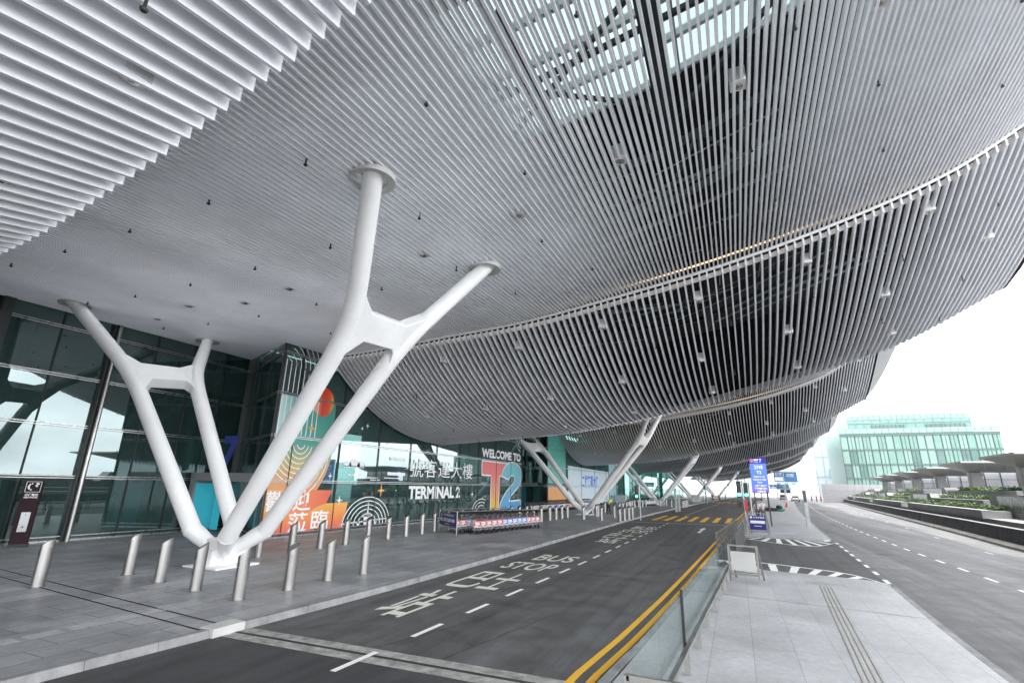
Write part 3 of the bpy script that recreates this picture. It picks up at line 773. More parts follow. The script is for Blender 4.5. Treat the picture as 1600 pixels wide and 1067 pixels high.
BOWL = grad('teal_to_orange_graphic', 2, 1.2, 4.5, [(0, (.84, .30, .12)), (.45, (.72, .36, .16)), (.75, (.50, .46, .20)), (1, (.10, .33, .26))])
PEACH = grad('orange_block_graphic', 1, 16.9, 21.0, [(0, (.85, .55, .28)), (.5, (.84, .28, .10)), (1, (.78, .14, .09))])
WAVE = grad('orange_wave_graphic', 2, .3, 1.8, [(0, (.80, .17, .14)), (.5, (.84, .30, .08)), (1, (.88, .50, .10))])
SUN = grad('sun_disc_graphic', 1, 19.1, 20.7, [(0, (.85, .72, .42)), (.45, (.68, .05, .03)), (.75, (.75, .10, .04)), (1, (.85, .50, .06))])
sticker('teal_panel', lambda m, f: blob(m, f, [(17.02, 4.0), (20.85, 4.0), (20.85, 6.82), (17.02, 6.82)]), TEAL, .016)
def bowl(m, f):
    pts = [(17.02, 1.0), (17.02, 4.55)]+[(18.5, 4.5), (20.95, 4.45)]+[(17.6+3.35*math.cos(math.radians(a)), 4.45-3.4*math.sin(math.radians(a))) for a in range(8, 84, 8)]
    blob(m, f, pts)
sticker('orange_bowl_panel', bowl, BOWL, .019)
sticker('orange_block', lambda m, f: blob(m, f, [(16.98, .3), (21.0, .3), (20.95, 1.6), (21.3, 2.28), (16.98, 2.28)]), PEACH, .022)
def wave(m, f):
    top = [(16.98, 1.25), (17.6, 1.42), (18.3, 1.22), (18.9, 1.05), (19.6, 1.15), (20.3, 1.45), (21.0, 1.62), (22.6, 1.64)]
    blob(m, f, [(16.98, .28), (22.3, .28)]+top[::-1])
sticker('orange_wave', wave, WAVE, .025)
sticker('sun_disc', lambda m, f: blob(m, f, [f and (19.88+.76*math.cos(t*PI/20), 6.82+.78*math.sin(t*PI/20)) for t in range(40)]), SUN, .024, 'red and gold sun disc on the teal glass graphic')
def pale(m, f):
    for i in range(9): lineq(m, f, (17.15+i*.3, 4.9), (17.15+i*.3, 6.75), .05)
    for i in range(9): lineq(m, f, (17.15+i*.3, 6.95), (17.15+i*.3, 8.55-.02*i*i), .05)
    for i in range(9): arc(m, f, 17.15, 8.3, .30*i+.02, 0, 70, .05, 10, 1)
    for i in range(1, 9): arc(m, f, 18.75, 4.5, .24*i, 190, 352, .045)
    for r in (2.6, 2.85): arc(m, f, 17.9, 4.45, r, 282, 358, .05)
sticker('line_pattern', pale, STICKW, .029)
def letters(m, f):
    text(m, '歡', f, 17.15, 18.15, 1.35, 2.22, .014); text(m, '迎', f, 18.75, 19.85, 1.32, 2.3, .014)
    text(m, '蒞', f, 18.6, 19.75, .32, 1.22, .014); text(m, '臨', f, 20.05, 21.2, .36, 1.28, .014)
sticker('welcome_characters', letters, STICKW, .034, 'white Chinese welcome characters on the orange graphic')
def plane(m, f):
    c = (24.35, .62)
    for r in (.85, 1.08, 1.3, 1.52): arc(m, f, c[0], c[1]-.25, r, 0, 180, .05, 26, 1.35)
    arc(m, f, c[0], c[1]-.25, .6, 10, 170, .05, 20, 1.35)
    blob(m, f, [(c[0]+.34*math.cos(t*PI/12), c[1]-.03+.3*math.sin(t*PI/12)) for t in range(24)])
    lineq(m, f, (c[0]-2.15, c[1]-.12), (c[0]+2.15, c[1]+.02), .07)
    blob(m, f, [(c[0]-.08, c[1]+.2), (c[0]+.08, c[1]+.2), (c[0]+.03, c[1]+.95), (c[0]-.03, c[1]+.95)])
    lineq(m, f, (c[0]-.6, c[1]+.18), (c[0]+.6, c[1]+.22), .05)
    for dx in (-.75, .75): blob(m, f, [(c[0]+dx+.13*math.cos(t*PI/6), c[1]-.16+.13*math.sin(t*PI/6)) for t in range(12)])
sticker('airplane_emblem', plane, STICKW, .036, 'white airplane nose under rainbow arcs on the glass')
for c in ((26.1, 6.3, .36), (23.6, 5.95, .18), (23.15, 5.75, .15), (21.0, 3.0, .2), (21.9, 1.75, .28), (37.2, 1.95, .3)): sticker('white_star', lambda m, f: star(m, f, *c), STICKW, .031)
def cloud(m, f):
    cx, cz = 22.7, 3.55
    for dx, r in ((-.45, .32), (.12, .45), (.62, .3)):
        blob(m, f, [(cx+dx+r*math.cos(t*PI/14), cz+r*math.sin(t*PI/14)) for t in range(15)])
    blob(m, f, [(cx-.78, cz-.04), (cx+.93, cz-.04), (cx+.93, cz+.04), (cx-.78, cz+.04)])
sticker('white_cloud', cloud, STICKW, .031)
for (u0, u1, z) in ((23.9, 25.0, 2.98), (24.3, 25.2, 2.86), (25.6, 27.2, 3.0), (22.4, 23.6, 3.1)): sticker('cloud_line', lambda m, f: lineq(m, f, (u0, z), (u1, z), .05), STICKW, .031)
def arcs_a(m, f):
    for i in range(5): arc(m, f, 47.6, 7.6, .35*i+.2, 180, 262, .06, 12)
sticker('corner_arcs', arcs_a, STICKW, .031)
def arcs_b(m, f):
    for r in (.5, .75, 1.0): arc(m, f, 38.9, .55, r, 60, 180, .06, 14, 1.6)
sticker('rainbow_arcs', arcs_b, STICKW, .031)
sticker('gold_star', lambda m, f: (star(m, f, 25.4, 2.25, .42), star(m, f, 19.3, 5.35, .3)), M('gold_vinyl', (.80, .42, .10), .4), .033)
for nm, tx, a in (('chinese_name', '二', (25.9, 27.7, 3.2, 4.25, .02)), ('chinese_name', '號客運大樓', (28.15, 37.1, 3.12, 4.35, 0.0)), ('english_name', 'TERMINAL 2', (28.3, 35.1, 1.74, 2.5, .042)), ('welcome_lettering', 'WELCOME TO', (38.75, 47.3, 5.05, 5.75, .045))):
    sticker(nm, lambda m, f: text(m, tx, f, *a), STICKW, .034, 'white lettering on the glass reading '+tx)
two_raw = [(460, 510), (463, 470), (470, 440), (483, 403), (500, 370), (522, 338), (550, 315), (580, 302), (610, 297), (642, 302), (670, 315), (695, 337), (715, 365), (728, 400), (735, 440), (736, 490), (733, 535), (720, 610), (690, 665), (640, 720), (595, 775), (562, 855), (730, 845), (730, 985), (440, 985), (445, 900), (470, 820), (520, 725), (580, 650), (620, 600), (635, 545), (628, 505), (602, 488), (575, 505), (555, 555)]
TWO = [(42.5+(x-440)/295*5.0, .42+(985-y)/688*4.45) for x, y in two_raw]
TEE = [(38.75, 4.72), (44.4, 4.72), (44.4, 3.5), (42.35, 3.5), (42.35, .42), (40.6, .42), (40.6, 3.5), (38.75, 3.5)]
def outline(m, f, pts, w):
    for p, q in zip(pts, pts[1:]+pts[:1]):
        lineq(m, f, p, q, w); m.poly([f(p[0]+w/2*math.cos(t*PI/5), p[1]+w/2*math.sin(t*PI/5)) for t in range(10)])
sticker('letter_shadow', lambda m, f: blob(m, f, [(u+.35, z-.06) for u, z in TEE]), M('purple_vinyl', (.05, .05, .10), .4), .030)
sticker('number_shadow', lambda m, f: blob(m, f, [(u+.45, z-.06) for u, z in TWO]), bpy.data.materials['purple_vinyl'], .032)
T_M = grad('coral_to_yellow', 2, .4, 4.8, [(0, (.85, .62, .08)), (.35, (.85, .35, .16)), (.7, (.80, .20, .18)), (1, (.76, .18, .18))])
TWO_M = grad('cyan_to_blue', 2, .4, 4.9, [(0, (.10, .36, .72)), (.5, (.16, .48, .66)), (1, (.20, .58, .60))])
sticker('big_letter', lambda m, f: blob(m, f, TEE), T_M, .038, 'huge coral and yellow letter T on the glass')
sticker('letter_outline', lambda m, f: outline(m, f, TEE, .13), STICKW, .042)
sticker('big_number', lambda m, f: blob(m, f, TWO), TWO_M, .048, 'huge cyan number 2 on the glass')
sticker('number_outline', lambda m, f: outline(m, f, TWO, .13), STICKW, .052)
# farther bay: white screen banner with blue patches, orange and teal edge strips
s = PER; xw = XW+W(s+17)
fb = lambda u, z: (xw+W(u)-W(s+17)+.05, u, z)
mb = MB(); mb.quad(fb(60.5, .5), fb(79.5, .5), fb(79.5, 5.0), fb(60.5, 5.2)); b2 = mb.build('banner', M('pale_banner', (.60, .72, .78), .4, var=.1, scale=.3), bld)
mb = MB(); f2 = lambda u, z: (fb(u, z)[0]+.02, u, z)
text(mb, '二號客運大樓', f2, 66, 73.5, 2.6, 4.2, .03); mb.build('banner_characters', M('banner_blue', (.06, .16, .70), .4), b2)
mb = MB(); mb.quad(fb(53.7, 3), fb(59.8, 3), fb(59.8, 9), fb(53.7, 9)); mb.build('teal_edge_panel', M('teal_vinyl', (.12, .45, .38), .4), bld)
mb = MB(); mb.quad(fb(53.7, .3), fb(59.8, .3), fb(59.8, 2.6), fb(53.7, 2.6)); mb.build('orange_edge_panel', M('orange_vinyl', (.80, .38, .14), .4), bld)
mb = MB(); mb.quad(fb(79.8, .4), fb(84, .4), fb(84, 6.5), fb(79.8, 6.5)); mb.build('cyan_edge_panel', M('cyan_vinyl', (.35, .60, .68), .4), bld)
# ------------------------------------------------------------------ branching columns
def column(loc, label, tops):
    t = thing('branching_column', label, 'column', loc, 0, 'white branching columns under the canopy')
    L = lambda p: Vector((p[0]-loc[0], p[1]-loc[1], p[2]))
    B = Vector((0, 0, 0))
    NR, FR, NL, FL = [L(p) for p in ((loc[0]+5.75, loc[1]-1.7, 6.95), (loc[0]+6.15, loc[1]+.25, 7.0), (loc[0]-5.7, loc[1]-.75, 6.5), (loc[0]-4.9, loc[1]+1.1, 6.7))]
    tN, tF, tNL, tFL = [L(p) for p in tops]
    for node, top, foot in ((NR, tN, (.85, -.62, 1.05)), (FR, tF, (1.0, .55, 1.15)), (NL, tNL, (-.95, -.5, 1.15)), (FL, tFL, (-.55, .62, 1.2))):
        foot = Vector(foot)
        a = node+(foot-node).normalized()*1.2; b = node+(top-node).normalized()*1.2
        pts = [foot]+[foot.lerp(a, q) for q in (.5,)]+[a]
        for q in (.2, .4, .6, .8): pts.append(a.lerp(node, q).lerp(node.lerp(b, q), q))
        e = top+(top-node).normalized()*.55
        pts += [b, b.lerp(e, .5), e]
        n = len(pts); rs = [.262]*n; rs[-1] = .235; rs[-2] = .25
        mb = MB(); mb.tube(pts, rs, 22); mb.build('leg', WHITE, t, smooth=True)
        # collar ring round the head
        mb = MB(); c = top; R0, R1 = .36, .54; n = 28; vs = []
        for rr, zz in ((R0, -.02), (R1, -.06), (R1, .10), (R0, .10)):
            vs += [(c.x+rr*math.cos(2*PI*i/n)*1.0, c.y+rr*math.sin(2*PI*i/n), c.z+zz) for i in range(n)]
        fs = [(k*n+i, ((k+1) % 4)*n+i, ((k+1) % 4)*n+(i+1) % n, k*n+(i+1) % n) for k in range(4) for i in range(n)]
        mb.add(vs, fs); mb.build('collar', M('collar_paint', (.58, .58, .57), .45, var=.05) if 'collar_paint' not in bpy.data.materials else bpy.data.materials['collar_paint'], t, smooth=True)
    for n0, n1, t0, t1, f0, f1 in ((NR, FR, tN, tF, (.85, -.62, 1.05), (1.0, .55, 1.15)), (NL, FL, tNL, tFL, (-.95, -.5, 1.15), (-.55, .62, 1.2))):
        u0, u1 = (t0-n0).normalized(), (t1-n1).normalized(); d0, d1 = (Vector(f0)-n0).normalized(), (Vector(f1)-n1).normalized()
        e = (n1-n0)
        mid_up = (n0+u0*.62).lerp(n1+u1*.62, .5); 
        up = [n0+u0*1.25, (n0+u0*.50).lerp(n1+u1*.50, .20), (n0+u0*.46).lerp(n1+u1*.46, .74), n1+u1*1.35]
        dn = [n1+d1*1.35, (n1+d1*.62).lerp(n0+d0*.62, .13), (n1+d1*.46).lerp(n0+d0*.46, .20), (n1+d1*.44).lerp(n0+d0*.44, .74), n0+d0*1.2]
        pts = up+dn
        nrm = e.cross((u0+u1)).normalized()
        mb = MB(); mb.prism([p-nrm*.215 for p in pts], nrm*.43); mb.build('link_beam', WHITE, t, bevel=.03)
    # cast foot: four arms meeting over curved fins, a stem and a base plate
    for ax, ay, az in ((.85, -.62, 1.05), (1.0, .55, 1.15), (-.95, -.5, 1.15), (-.55, .62, 1.2)):
        e = Vector((ax, ay, az)); c0 = Vector((0, 0, .42))
        mb = MB(); mb.tube([e+(e-c0)*.06, e.lerp(c0, .22), e.lerp(c0, .55), c0], [.262, .255, .21, .16], 18); mb.build('cast_arm', WHITE, t, smooth=True)
        d = Vector((ax, ay, 0)).normalized(); n = Vector((-d.y, d.x, 0))*.045; R_ = math.hypot(ax, ay)
        prof = [(.02, .2), (.3, .24), (.55, .42), (R_*.85, az*.72), (R_+.20, az+.02), (R_-.05, az+.16), (.3, .85), (.02, .8)]
        mb = MB(); mb.prism([d*x+Vector((0, 0, z))-n for x, z in prof], n*2); mb.build('cast_fin', WHITE, t, bevel=.015)
    mb = MB(); mb.hexa([(-.22, -.30, .17), (.22, -.30, .17), (.22, .30, .17), (-.22, .30, .17), (-.38, -.42, .95), (.38, -.42, .95), (.38, .42, .95), (-.38, .42, .95)]); mb.build('stem', WHITE, t, bevel=.06)
    mb = MB(); mb.box(-.13, .13, -.5, .5, .17, .62); mb.build('stiffener_plate', WHITE, t, bevel=.01)
    mb = MB(); mb.box(-.75, .75, -.75, .75, .13, .18); mb.build('base_plate', WHITE, t)
    return t
def tops(x, y, near):
    if near: return [(a, b, zB(a, b)-.01) for a, b in ((-7.2, 7.85), (-7.2, 13.75), (-23.6, 9.8), (-23.8, 15.55))]
    return [(x+7.6, y-3.9, Z20(x+7.6-W(y))), (x+7.5, y+2.5, Z20(x+7.5-W(y))), (x-9.3, y-1.6, 9.5), (x-9.3, y+4.3, 9.5)]
names = ['nearest white branching column, its foot ringed by steel bollards', 'second white branching column, beside the yellow crossing bars', 'third white branching column along the pavement', 'fourth white branching column along the pavement, far off', 'fifth and farthest white branching column along the pavement']
for (x, y), l in zip(((-15.0, 11.65), (-13.57, 48.5), (-11.7, 84.8), (-8.9, 121), (-5.4, 158)), names): column((x, y, 0), l, tops(x, y, y < 20))

# ------------------------------------------------------------------ bollards
bo = thing('bollard', 'stainless bollard', 'bollard', (0, 0, 0))
n = 20; mb = MB(); vs = []; R = .132
for z in (0, 1): vs += [(R*math.cos(2*PI*i/n), R*math.sin(2*PI*i/n), 0 if z == 0 else .99+.09*math.sin(2*PI*i/n+.4)) for i in range(n)]
mb.add(vs, [(i, (i+1) % n, n+(i+1) % n, n+i) for i in range(n)]); mb.build('tube', STAINLESS, bo, smooth=True, angle=60)
mb = MB(); mb.poly([(.985*p[0], .985*p[1], p[2]-.004) for p in vs[n:]]); mb.build('slanted_cap', STDARK, bo)
mb = MB(); mb.tube([(0, 0, 0), (0, 0, .012)], .17, 20); mb.build('floor_ring', STDARK, bo)
used = False
front = [(-15.73, 9.36, 'steel bollard left of the nearest column foot, second from the left'), (-13.98, 9.13, 'steel bollard in front of the left leg of the nearest column'), (-12.22, 8.89, 'steel bollard covering the foot of the nearest column'), (-10.5, 8.71, 'foremost steel bollard, right of the nearest column foot'), (-10.37, 10.0, 'steel bollard on the kerb side, second of the row going back'), (-10.46, 11.42, 'steel bollard on the kerb side, third of the row going back'), (-10.32, 12.71, 'steel bollard ending the kerb side row going back'), (-15.82, 7.38, 'leftmost steel bollard, beside the floor drain near the help phone')]
for x, y, l in front:
    place(bo, used, (x, y, .13), rnd.uniform(-.5, .5), l, 'steel bollards around the nearest column'); used = True
mid = [(-15.6, 13.46+1.46*i) for i in range(8)]
ml = ['right behind the nearest column foot, before the orange graphic', 'second', 'third', 'before the airplane emblem', 'right of the airplane emblem', 'below the terminal lettering, first', 'below the terminal lettering, second', 'just left of the blue trolley sign']
for i, (x, y) in enumerate(mid):
    l = ml[i]; l = ('steel bollard %s in the row along the orange graphic' % l) if l in ('second', 'third') else 'steel bollard '+l
    place(bo, True, (x, y, .13), rnd.uniform(-.5, .5), l, 'steel bollards along the welcome graphics')
for i in range(12): place(bo, True, (-15.9+.02*i, 25.4+1.5*i, .13), rnd.uniform(-.5, .5), 'steel bollard standing behind the trolley rows before the big glass lettering', 'steel bollards behind the trolleys')
pts2 = [(-13.8, 37.1), (-13.65, 38.6), (-13.6, 40.0), (-13.5, 41.2), (-13.4, 42.4), (-11.75, 41.6), (-10.2, 41.4), (-11.9, 47.0), (-13.5, 51), (-11.8, 46), (-13.1, 54.7), (-10.2, 46.1), (-8.65, 41.1), (-8.6, 42.6), (-8.45, 43.7), (-8.45, 45.3), (-11.45, 54.2), (-11.5, 56.2)]
for x, y in pts2: place(bo, True, (x, y, .13), 0, 'steel bollard in the cluster around the foot of the second column', 'steel bollards around the second column')
pts3 = [(-11.9, 60.4), (-12.1, 62.8), (-12.4, 65.3), (-12.6, 67.6), (-12.7, 69.9), (-12.5, 71.5), (-12.2, 73.2), (-12.1, 75.5), (-12.2, 79.4), (-10.05, 81.9), (-8.75, 77.1), (-7.1, 76.0), (-7.0, 77.6), (-6.9, 79.1), (-6.9, 81), (-10.6, 79), (-11.1, 85), (-11.1, 87.4), (-10.3, 83.7)]
for x, y in pts3: place(bo, True, (x, y, .13), 0, 'small far steel bollard between the second and third columns', 'steel bollards near the third column')
for x, y in [(-8.6, 120.3), (-7.6, 121.8), (-7.4, 126.5), (-7.2, 129), (-8, 108), (-8.2, 112)]: place(bo, True, (x, y, .13), 0, 'tiny far steel bollard near the fourth column', 'steel bollards near the fourth column')

# ------------------------------------------------------------------ luggage trolleys
def make_trolley(name, col):
    t = thing('luggage_trolley', 'airport luggage trolley', 'luggage trolley', (0, 0, 0))
    fr = MB()          # faces -y
    for x in (-.29, .29):
        fr.tube([(x*.8, -.36, .30), (x, .30, .24), (x, .34, .30), (x, .40, .98), (x, .50, 1.02)], .018, 6)
        fr.tube([(x*.8, -.36, .30), (x*.9, -.30, .70), (x, .38, .76)], .014, 6)
    fr.tube([(-.23, -.36, .30), (.23, -.36, .30)], .016, 6); fr.tube([(-.26, -.30, .70), (.26, -.30, .70)], .014, 6)
    fr.tube([(-.29, .30, .24), (.29, .30, .24)], .016, 6)
    fr.build('frame', STDARK, t)
    mb = MB(); mb.box(-.25, .25, -.34, .30, .235, .255); mb.build('deck', STDARK, t)
    mb = MB(); mb.prism([(-.20, -.385, .34), (.20, -.385, .34), (.20, -.352, .68), (-.20, -.352, .68)], (0, .015, 0)); mb.build('front_panel', LGREY if col is None else M(name+'_panel_pale', (.50, .50, .53), .4), t)
    if col is not None:
        mb = MB(); q = lambda x, z: (x, -.40+.045*(z-.32)/.48, z)
        mb.quad(q(-.185, .42), q(.185, .42), q(.185, .67), q(-.185, .67)); ad = mb.build('advert', M(name+'_advert', col, .4, var=.25, scale=6), t)
        mb = MB(); q2 = lambda x, z: (x, -.404+.045*(z-.32)/.48, z)
        for z0, z1, x0, x1 in ((.57, .62, -.14, .12), (.49, .54, -.1, .14), (.43, .46, -.14, .05)): mb.quad(q2(x0, z0), q2(x1, z0), q2(x1, z1), q2(x0, z1))
        mb.build('advert_print', STICKW, ad)
    mb = MB(); mb.tube([(-.31, .50, 1.02), (.31, .50, 1.02)], .045, 8); mb.tube([(-.31, .36, .97), (-.31, .57, 1.05)], .055, 6); mb.tube([(.31, .36, .97), (.31, .57, 1.05)], .055, 6); mb.build('handle', BLACK, t)
    mb = MB()
    for i in range(5): mb.tube([(-.22+i*.11, .33, .80), (-.22+i*.11, .36, .55)], .007, 4)
    mb.tube([(-.27, .30, .80), (.27, .30, .80)], .012, 6); mb.tube([(-.27, .12, .86), (.27, .12, .86)], .012, 6); mb.tube([(-.27, .12, .86), (-.29, .38, .90)], .012, 6); mb.tube([(.27, .12, .86), (.29, .38, .90)], .012, 6)
    mb.build('top_basket', STDARK, t)
    for x, y, r in ((-.27, .30, .095), (.27, .30, .095), (-.1, -.36, .08), (.1, -.36, .08)):
        mb = MB(); mb.tube([(x-.02, y, r), (x+.02, y, r)], r, 10); mb.build('wheel', RUBBER, t)
    mb = MB(); mb.bar((-.1, -.36, .16), (-.1, -.34, .30), .05, .05); mb.bar((.1, -.36, .16), (.1, -.34, .30), .05, .05); mb.build('fork', DGREY, t)
    return t
RED = make_trolley('red', (.62, .02, .04)); BLU = make_trolley('blue', (.03, .15, .70)); PLN = make_trolley('plain', None)
rb = {0: False, 1: False, 2: False}
def trolley(kind, loc, rz, label, group):
    p = (RED, BLU, PLN)[kind]; place(p, rb[kind], loc, rz, label, group); rb[kind] = True
cols = [0, 0, 0, 0, 0, 1, 1, 1, 1, 1, 0, 0, 0]
for i, c in enumerate(cols):
    y = 25.35+i*.53; x = -13.2+.085*i
    trolley(c, (x, y, .13), math.radians(34), 'trolley with a %s advert in the front rank of the pavement rows' % ('red and white' if c == 0 else 'blue'), 'trolleys in the front pavement rank')
for i, c in enumerate([0, 0, 1, 0, 0, 0, 1, 1, 0, 0, 0, 0]):
    trolley(c, (-14.35+.085*i, 25.15+i*.53, .13), math.radians(34), 'trolley with a %s advert in the back rank of the pavement rows' % ('red and white' if c == 0 else 'blue'), 'trolleys in the back pavement rank')
for i in range(30):
    c = 1 if i in (8, 9, 10, 11, 20, 21, 25) else (0 if i in (14, 15, 16, 17, 18, 27, 28) else 2)
    trolley(c, (-18.9+.05*i, 47.6+i*.62, .13), math.radians(62), '%s trolley in the long row against the glass by gate 8' % ('plain', 'blue', 'red')[(1, 2, 0).index(c) if False else {2: 0, 1: 1, 0: 2}[c]], 'trolleys in the long row by gate eight')
for i in range(8): trolley(2, (-12.6+.1*i, 77+i*.7, .13), math.radians(50), 'tiny plain trolley in the row beyond the second column', 'far trolley row')
# sign rail around the trolley rows
SIGNBLUE = M('sign_navy_blue', (.035, .03, .22), .35, var=.08)
t = thing('trolley_sign_rail', 'steel rail with a navy blue sign at the near end of the trolley rows', 'sign rail', (0, 0, 0))
A, B_ = Vector((-15.9, 25.9, 0)), Vector((-13.75, 24.15, 0))
mb = MB()
for p in (A, B_): mb.tube([p+Vector((0, 0, .13)), p+Vector((0, 0, 1.32))], .03, 8)
for z in (1.3, .42): mb.tube([A+Vector((0, 0, z)), B_+Vector((0, 0, z))], .025, 8)
mb.tube([B_+Vector((0, 0, 1.3)), Vector((-12.0, 31.9, 1.22))], .02, 8); mb.tube([A+Vector((0, 0, 1.3)), Vector((-14.4, 32.2, 1.22))], .02, 8)
mb.build('frame', STAINLESS, t)
d = (B_-A).normalized(); nr = Vector((d.y, -d.x, 0))
at_ = lambda x, z, o=.03: A+d*x+nr*o+Vector((0, 0, z))
L_ = (B_-A).length
mb = MB(); mb.quad(at_(.08, .5), at_(L_-.08, .5), at_(L_-.08, 1.16), at_(.08, 1.16)); mb.quad(at_(.08, .5, -.03), at_(L_-.08, .5, -.03), at_(L_-.08, 1.16, -.03), at_(.08, 1.16, -.03)); sb = mb.build('sign_panel', SIGNBLUE, t)
mb = MB(); fs_ = lambda x, z: at_(x, z, .036)
text(mb, '行李手推車停放處', fs_, .75, 2.3, 1.0, 1.11, .02); mb.quad(fs_(.2, .72), fs_(2.5, .72), fs_(2.5, .88), fs_(.2, .88)); mb.quad(fs_(.28, .96), fs_(.5, .96), fs_(.5, 1.12), fs_(.28, 1.12)); mb.quad(fs_(1.0, .58), fs_(1.7, .58), fs_(1.7, .61), fs_(1.0, .61))
mb.build('sign_print', STICKW, sb)
mb = MB(); fs2 = lambda x, z: at_(x, z, .04); text(mb, '請勿移走', fs2, .5, 2.2, .74, .86, .02); mb.build('sign_print_dark', SIGNBLUE, sb)

# help phone pillar by the left glass wall
t = thing('help_phone', 'dark maroon help phone pillar standing against the left glass wall', 'help phone', (-25.0, 10.72, .13), math.radians(62))
MAR = M('maroon_paint', (.022, .004, .008), .5, var=.15, spec=.2)
mb = MB(); mb.box(-.27, .27, -.16, .16, .1, 2.42); mb.build('pillar_body', MAR, t, bevel=.02)
mb = MB(); mb.box(-.29, .29, -.18, .18, 0, .12); mb.build('plinth', BLACK, t)
mb = MB(); mb.box(-.13, .13, -.175, -.161, .55, 1.25); pl = mb.build('speaker_plate', M('phone_plate', (.35, .36, .37), .35, metal=.8), t)
mb = MB(); mb.tube([(0, -.178, 1.15), (0, -.172, 1.15)], .02, 8); mb.tube([(0, -.178, .72), (0, -.172, .72)], .03, 8); mb.build('call_button', BLACK, pl)
mb = MB(); ff = lambda x, z: (x, -.166, z)
for a, b, c, d in ((-.22, .22, 2.36, 2.375), (-.22, .22, 1.98, 1.995), (-.22, -.205, 1.98, 2.375), (.205, .22, 1.98, 2.375)): mb.quad(ff(a, c), ff(b, c), ff(b, d), ff(a, d))
arcpts = [(-.06+.10*math.cos(math.radians(q)), 2.18+.13*math.sin(math.radians(q))) for q in range(110, 252, 12)]
inn = [(-.06+.045*math.cos(math.radians(q)), 2.18+.08*math.sin(math.radians(q))) for q in range(250, 108, -12)]
mb.poly([ff(*p) for p in arcpts+inn])
mb.tube([ff(-.07, 2.29), ff(-.03, 2.30)], .03, 6); mb.tube([ff(-.07, 2.07), ff(-.03, 2.06)], .03, 6)
text(mb, '?', ff, .06, .15, 2.18, 2.32, .03); text(mb, '召援電話', ff, -.19, .19, 1.84, 1.93, .02); text(mb, 'HELP PHONE', ff, -.19, .19, 1.76, 1.82, .03)
mb.build('phone_symbol', STICKW, t)
# ------------------------------------------------------------------ near island furniture
GV = lambda y: interp([(0, -1.42), (4.6, -1.18), (10.4, -.90), (15, -.66), (18.6, -.5), (34, .22), (42.5, .45)], y)
def balustrade(label, y0, y1, step, near=True):
    t = thing('glass_balustrade', label, 'balustrade', (0, 0, 0))
    n = int(round((y1-y0)/step)); ys = frange(y0, y1, n+1)
    for a, b in zip(ys, ys[1:]):
        x0, x1 = GV(a), GV(b); p, q = a+.015, b-.015
        mb = MB(); mb.hexa([(x0-.008, p, .22), (x0+.008, p, .22), (x1+.008, q, .22), (x1-.008, q, .22), (x0-.008, p, 1.12), (x0+.008, p, 1.12), (x1+.008, q, 1.12), (x1-.008, q, 1.12)]); mb.build('glass_panel', RAILGLASS, t)
    mb = MB()
    for a, b in zip(ys, ys[1:]): mb.bar((GV(a)+.09, a, .42), (GV(b)+.09, b, .42), .07, .05)
    mb.build('lower_rail', STAINLESS, t)
    for y in ys:
        mb = MB(); mb.bar((GV(y)+.10, y, .12), (GV(y)+.09, y, .44), .04, .08, up=(1, 0, 0)); mb.build('stanchion', STEELPOST, t)
    return t
b1 = balustrade('glass balustrade along the near island beside the double yellow lines', 5.65, 18.45, 1.42)
mb = MB(); x = GV(5.5)
mb.bar((x-.02, 5.5, .12), (x-.02, 5.5, .95), .05, .05, up=(1, 0, 0)); mb.bar((x-.02, 5.5, .93), (x+.5, 5.5, .93), .05, .05); mb.bar((x+.5, 5.5, .95), (x+.5, 5.5, .12), .05, .05, up=(1, 0, 0)); mb.build('end_frame', STEELPOST, b1)
mb = MB(); mb.box(GV(10)-.06, GV(10)-.02, 8.92, 8.97, .2, 1.16); mb.build('joint_post', BLACK, b1)
balustrade('glass balustrade beyond the crossing, behind the traffic lights', 34.9, 42.5, 1.5)
RAILGREY = M('guard_rail_grey', (.12, .12, .12), .45, metal=.3, var=.15)
def guard_rail(label, xa, ya, xb, yb, n):
    t = thing('guard_rail', label, 'guard rail', (0, 0, 0)); a, b = Vector((xa, ya, 0)), Vector((xb, yb, 0)); mb = MB()
    for z in (.2, 1.0): mb.bar(a+Vector((0, 0, z)), b+Vector((0, 0, z)), .05, .04)
    mb.build('rails', RAILGREY, t); mb = MB()
    for i in range(n*5+1):
        p = a.lerp(b, i/(n*5)); mb.tube([p+Vector((0, 0, .2)), p+Vector((0, 0, 1.0))], .011, 5)
    mb.build('pickets', RAILGREY, t)
    for i in range(n+1):
        p = a.lerp(b, i/n); mb = MB(); mb.bar(p, p+Vector((0, 0, 1.08)), .06, .06, up=(1, 0, 0)); mb.build('post', RAILGREY, t)
    return t
guard_rail('dark picket guard rail on the bus lane side of the crossing', -.92, 22.6, -.2, 33.6, 7)
guard_rail('short dark picket guard rail on the island side of the crossing', -.2, 22.8, .15, 30.5, 5)
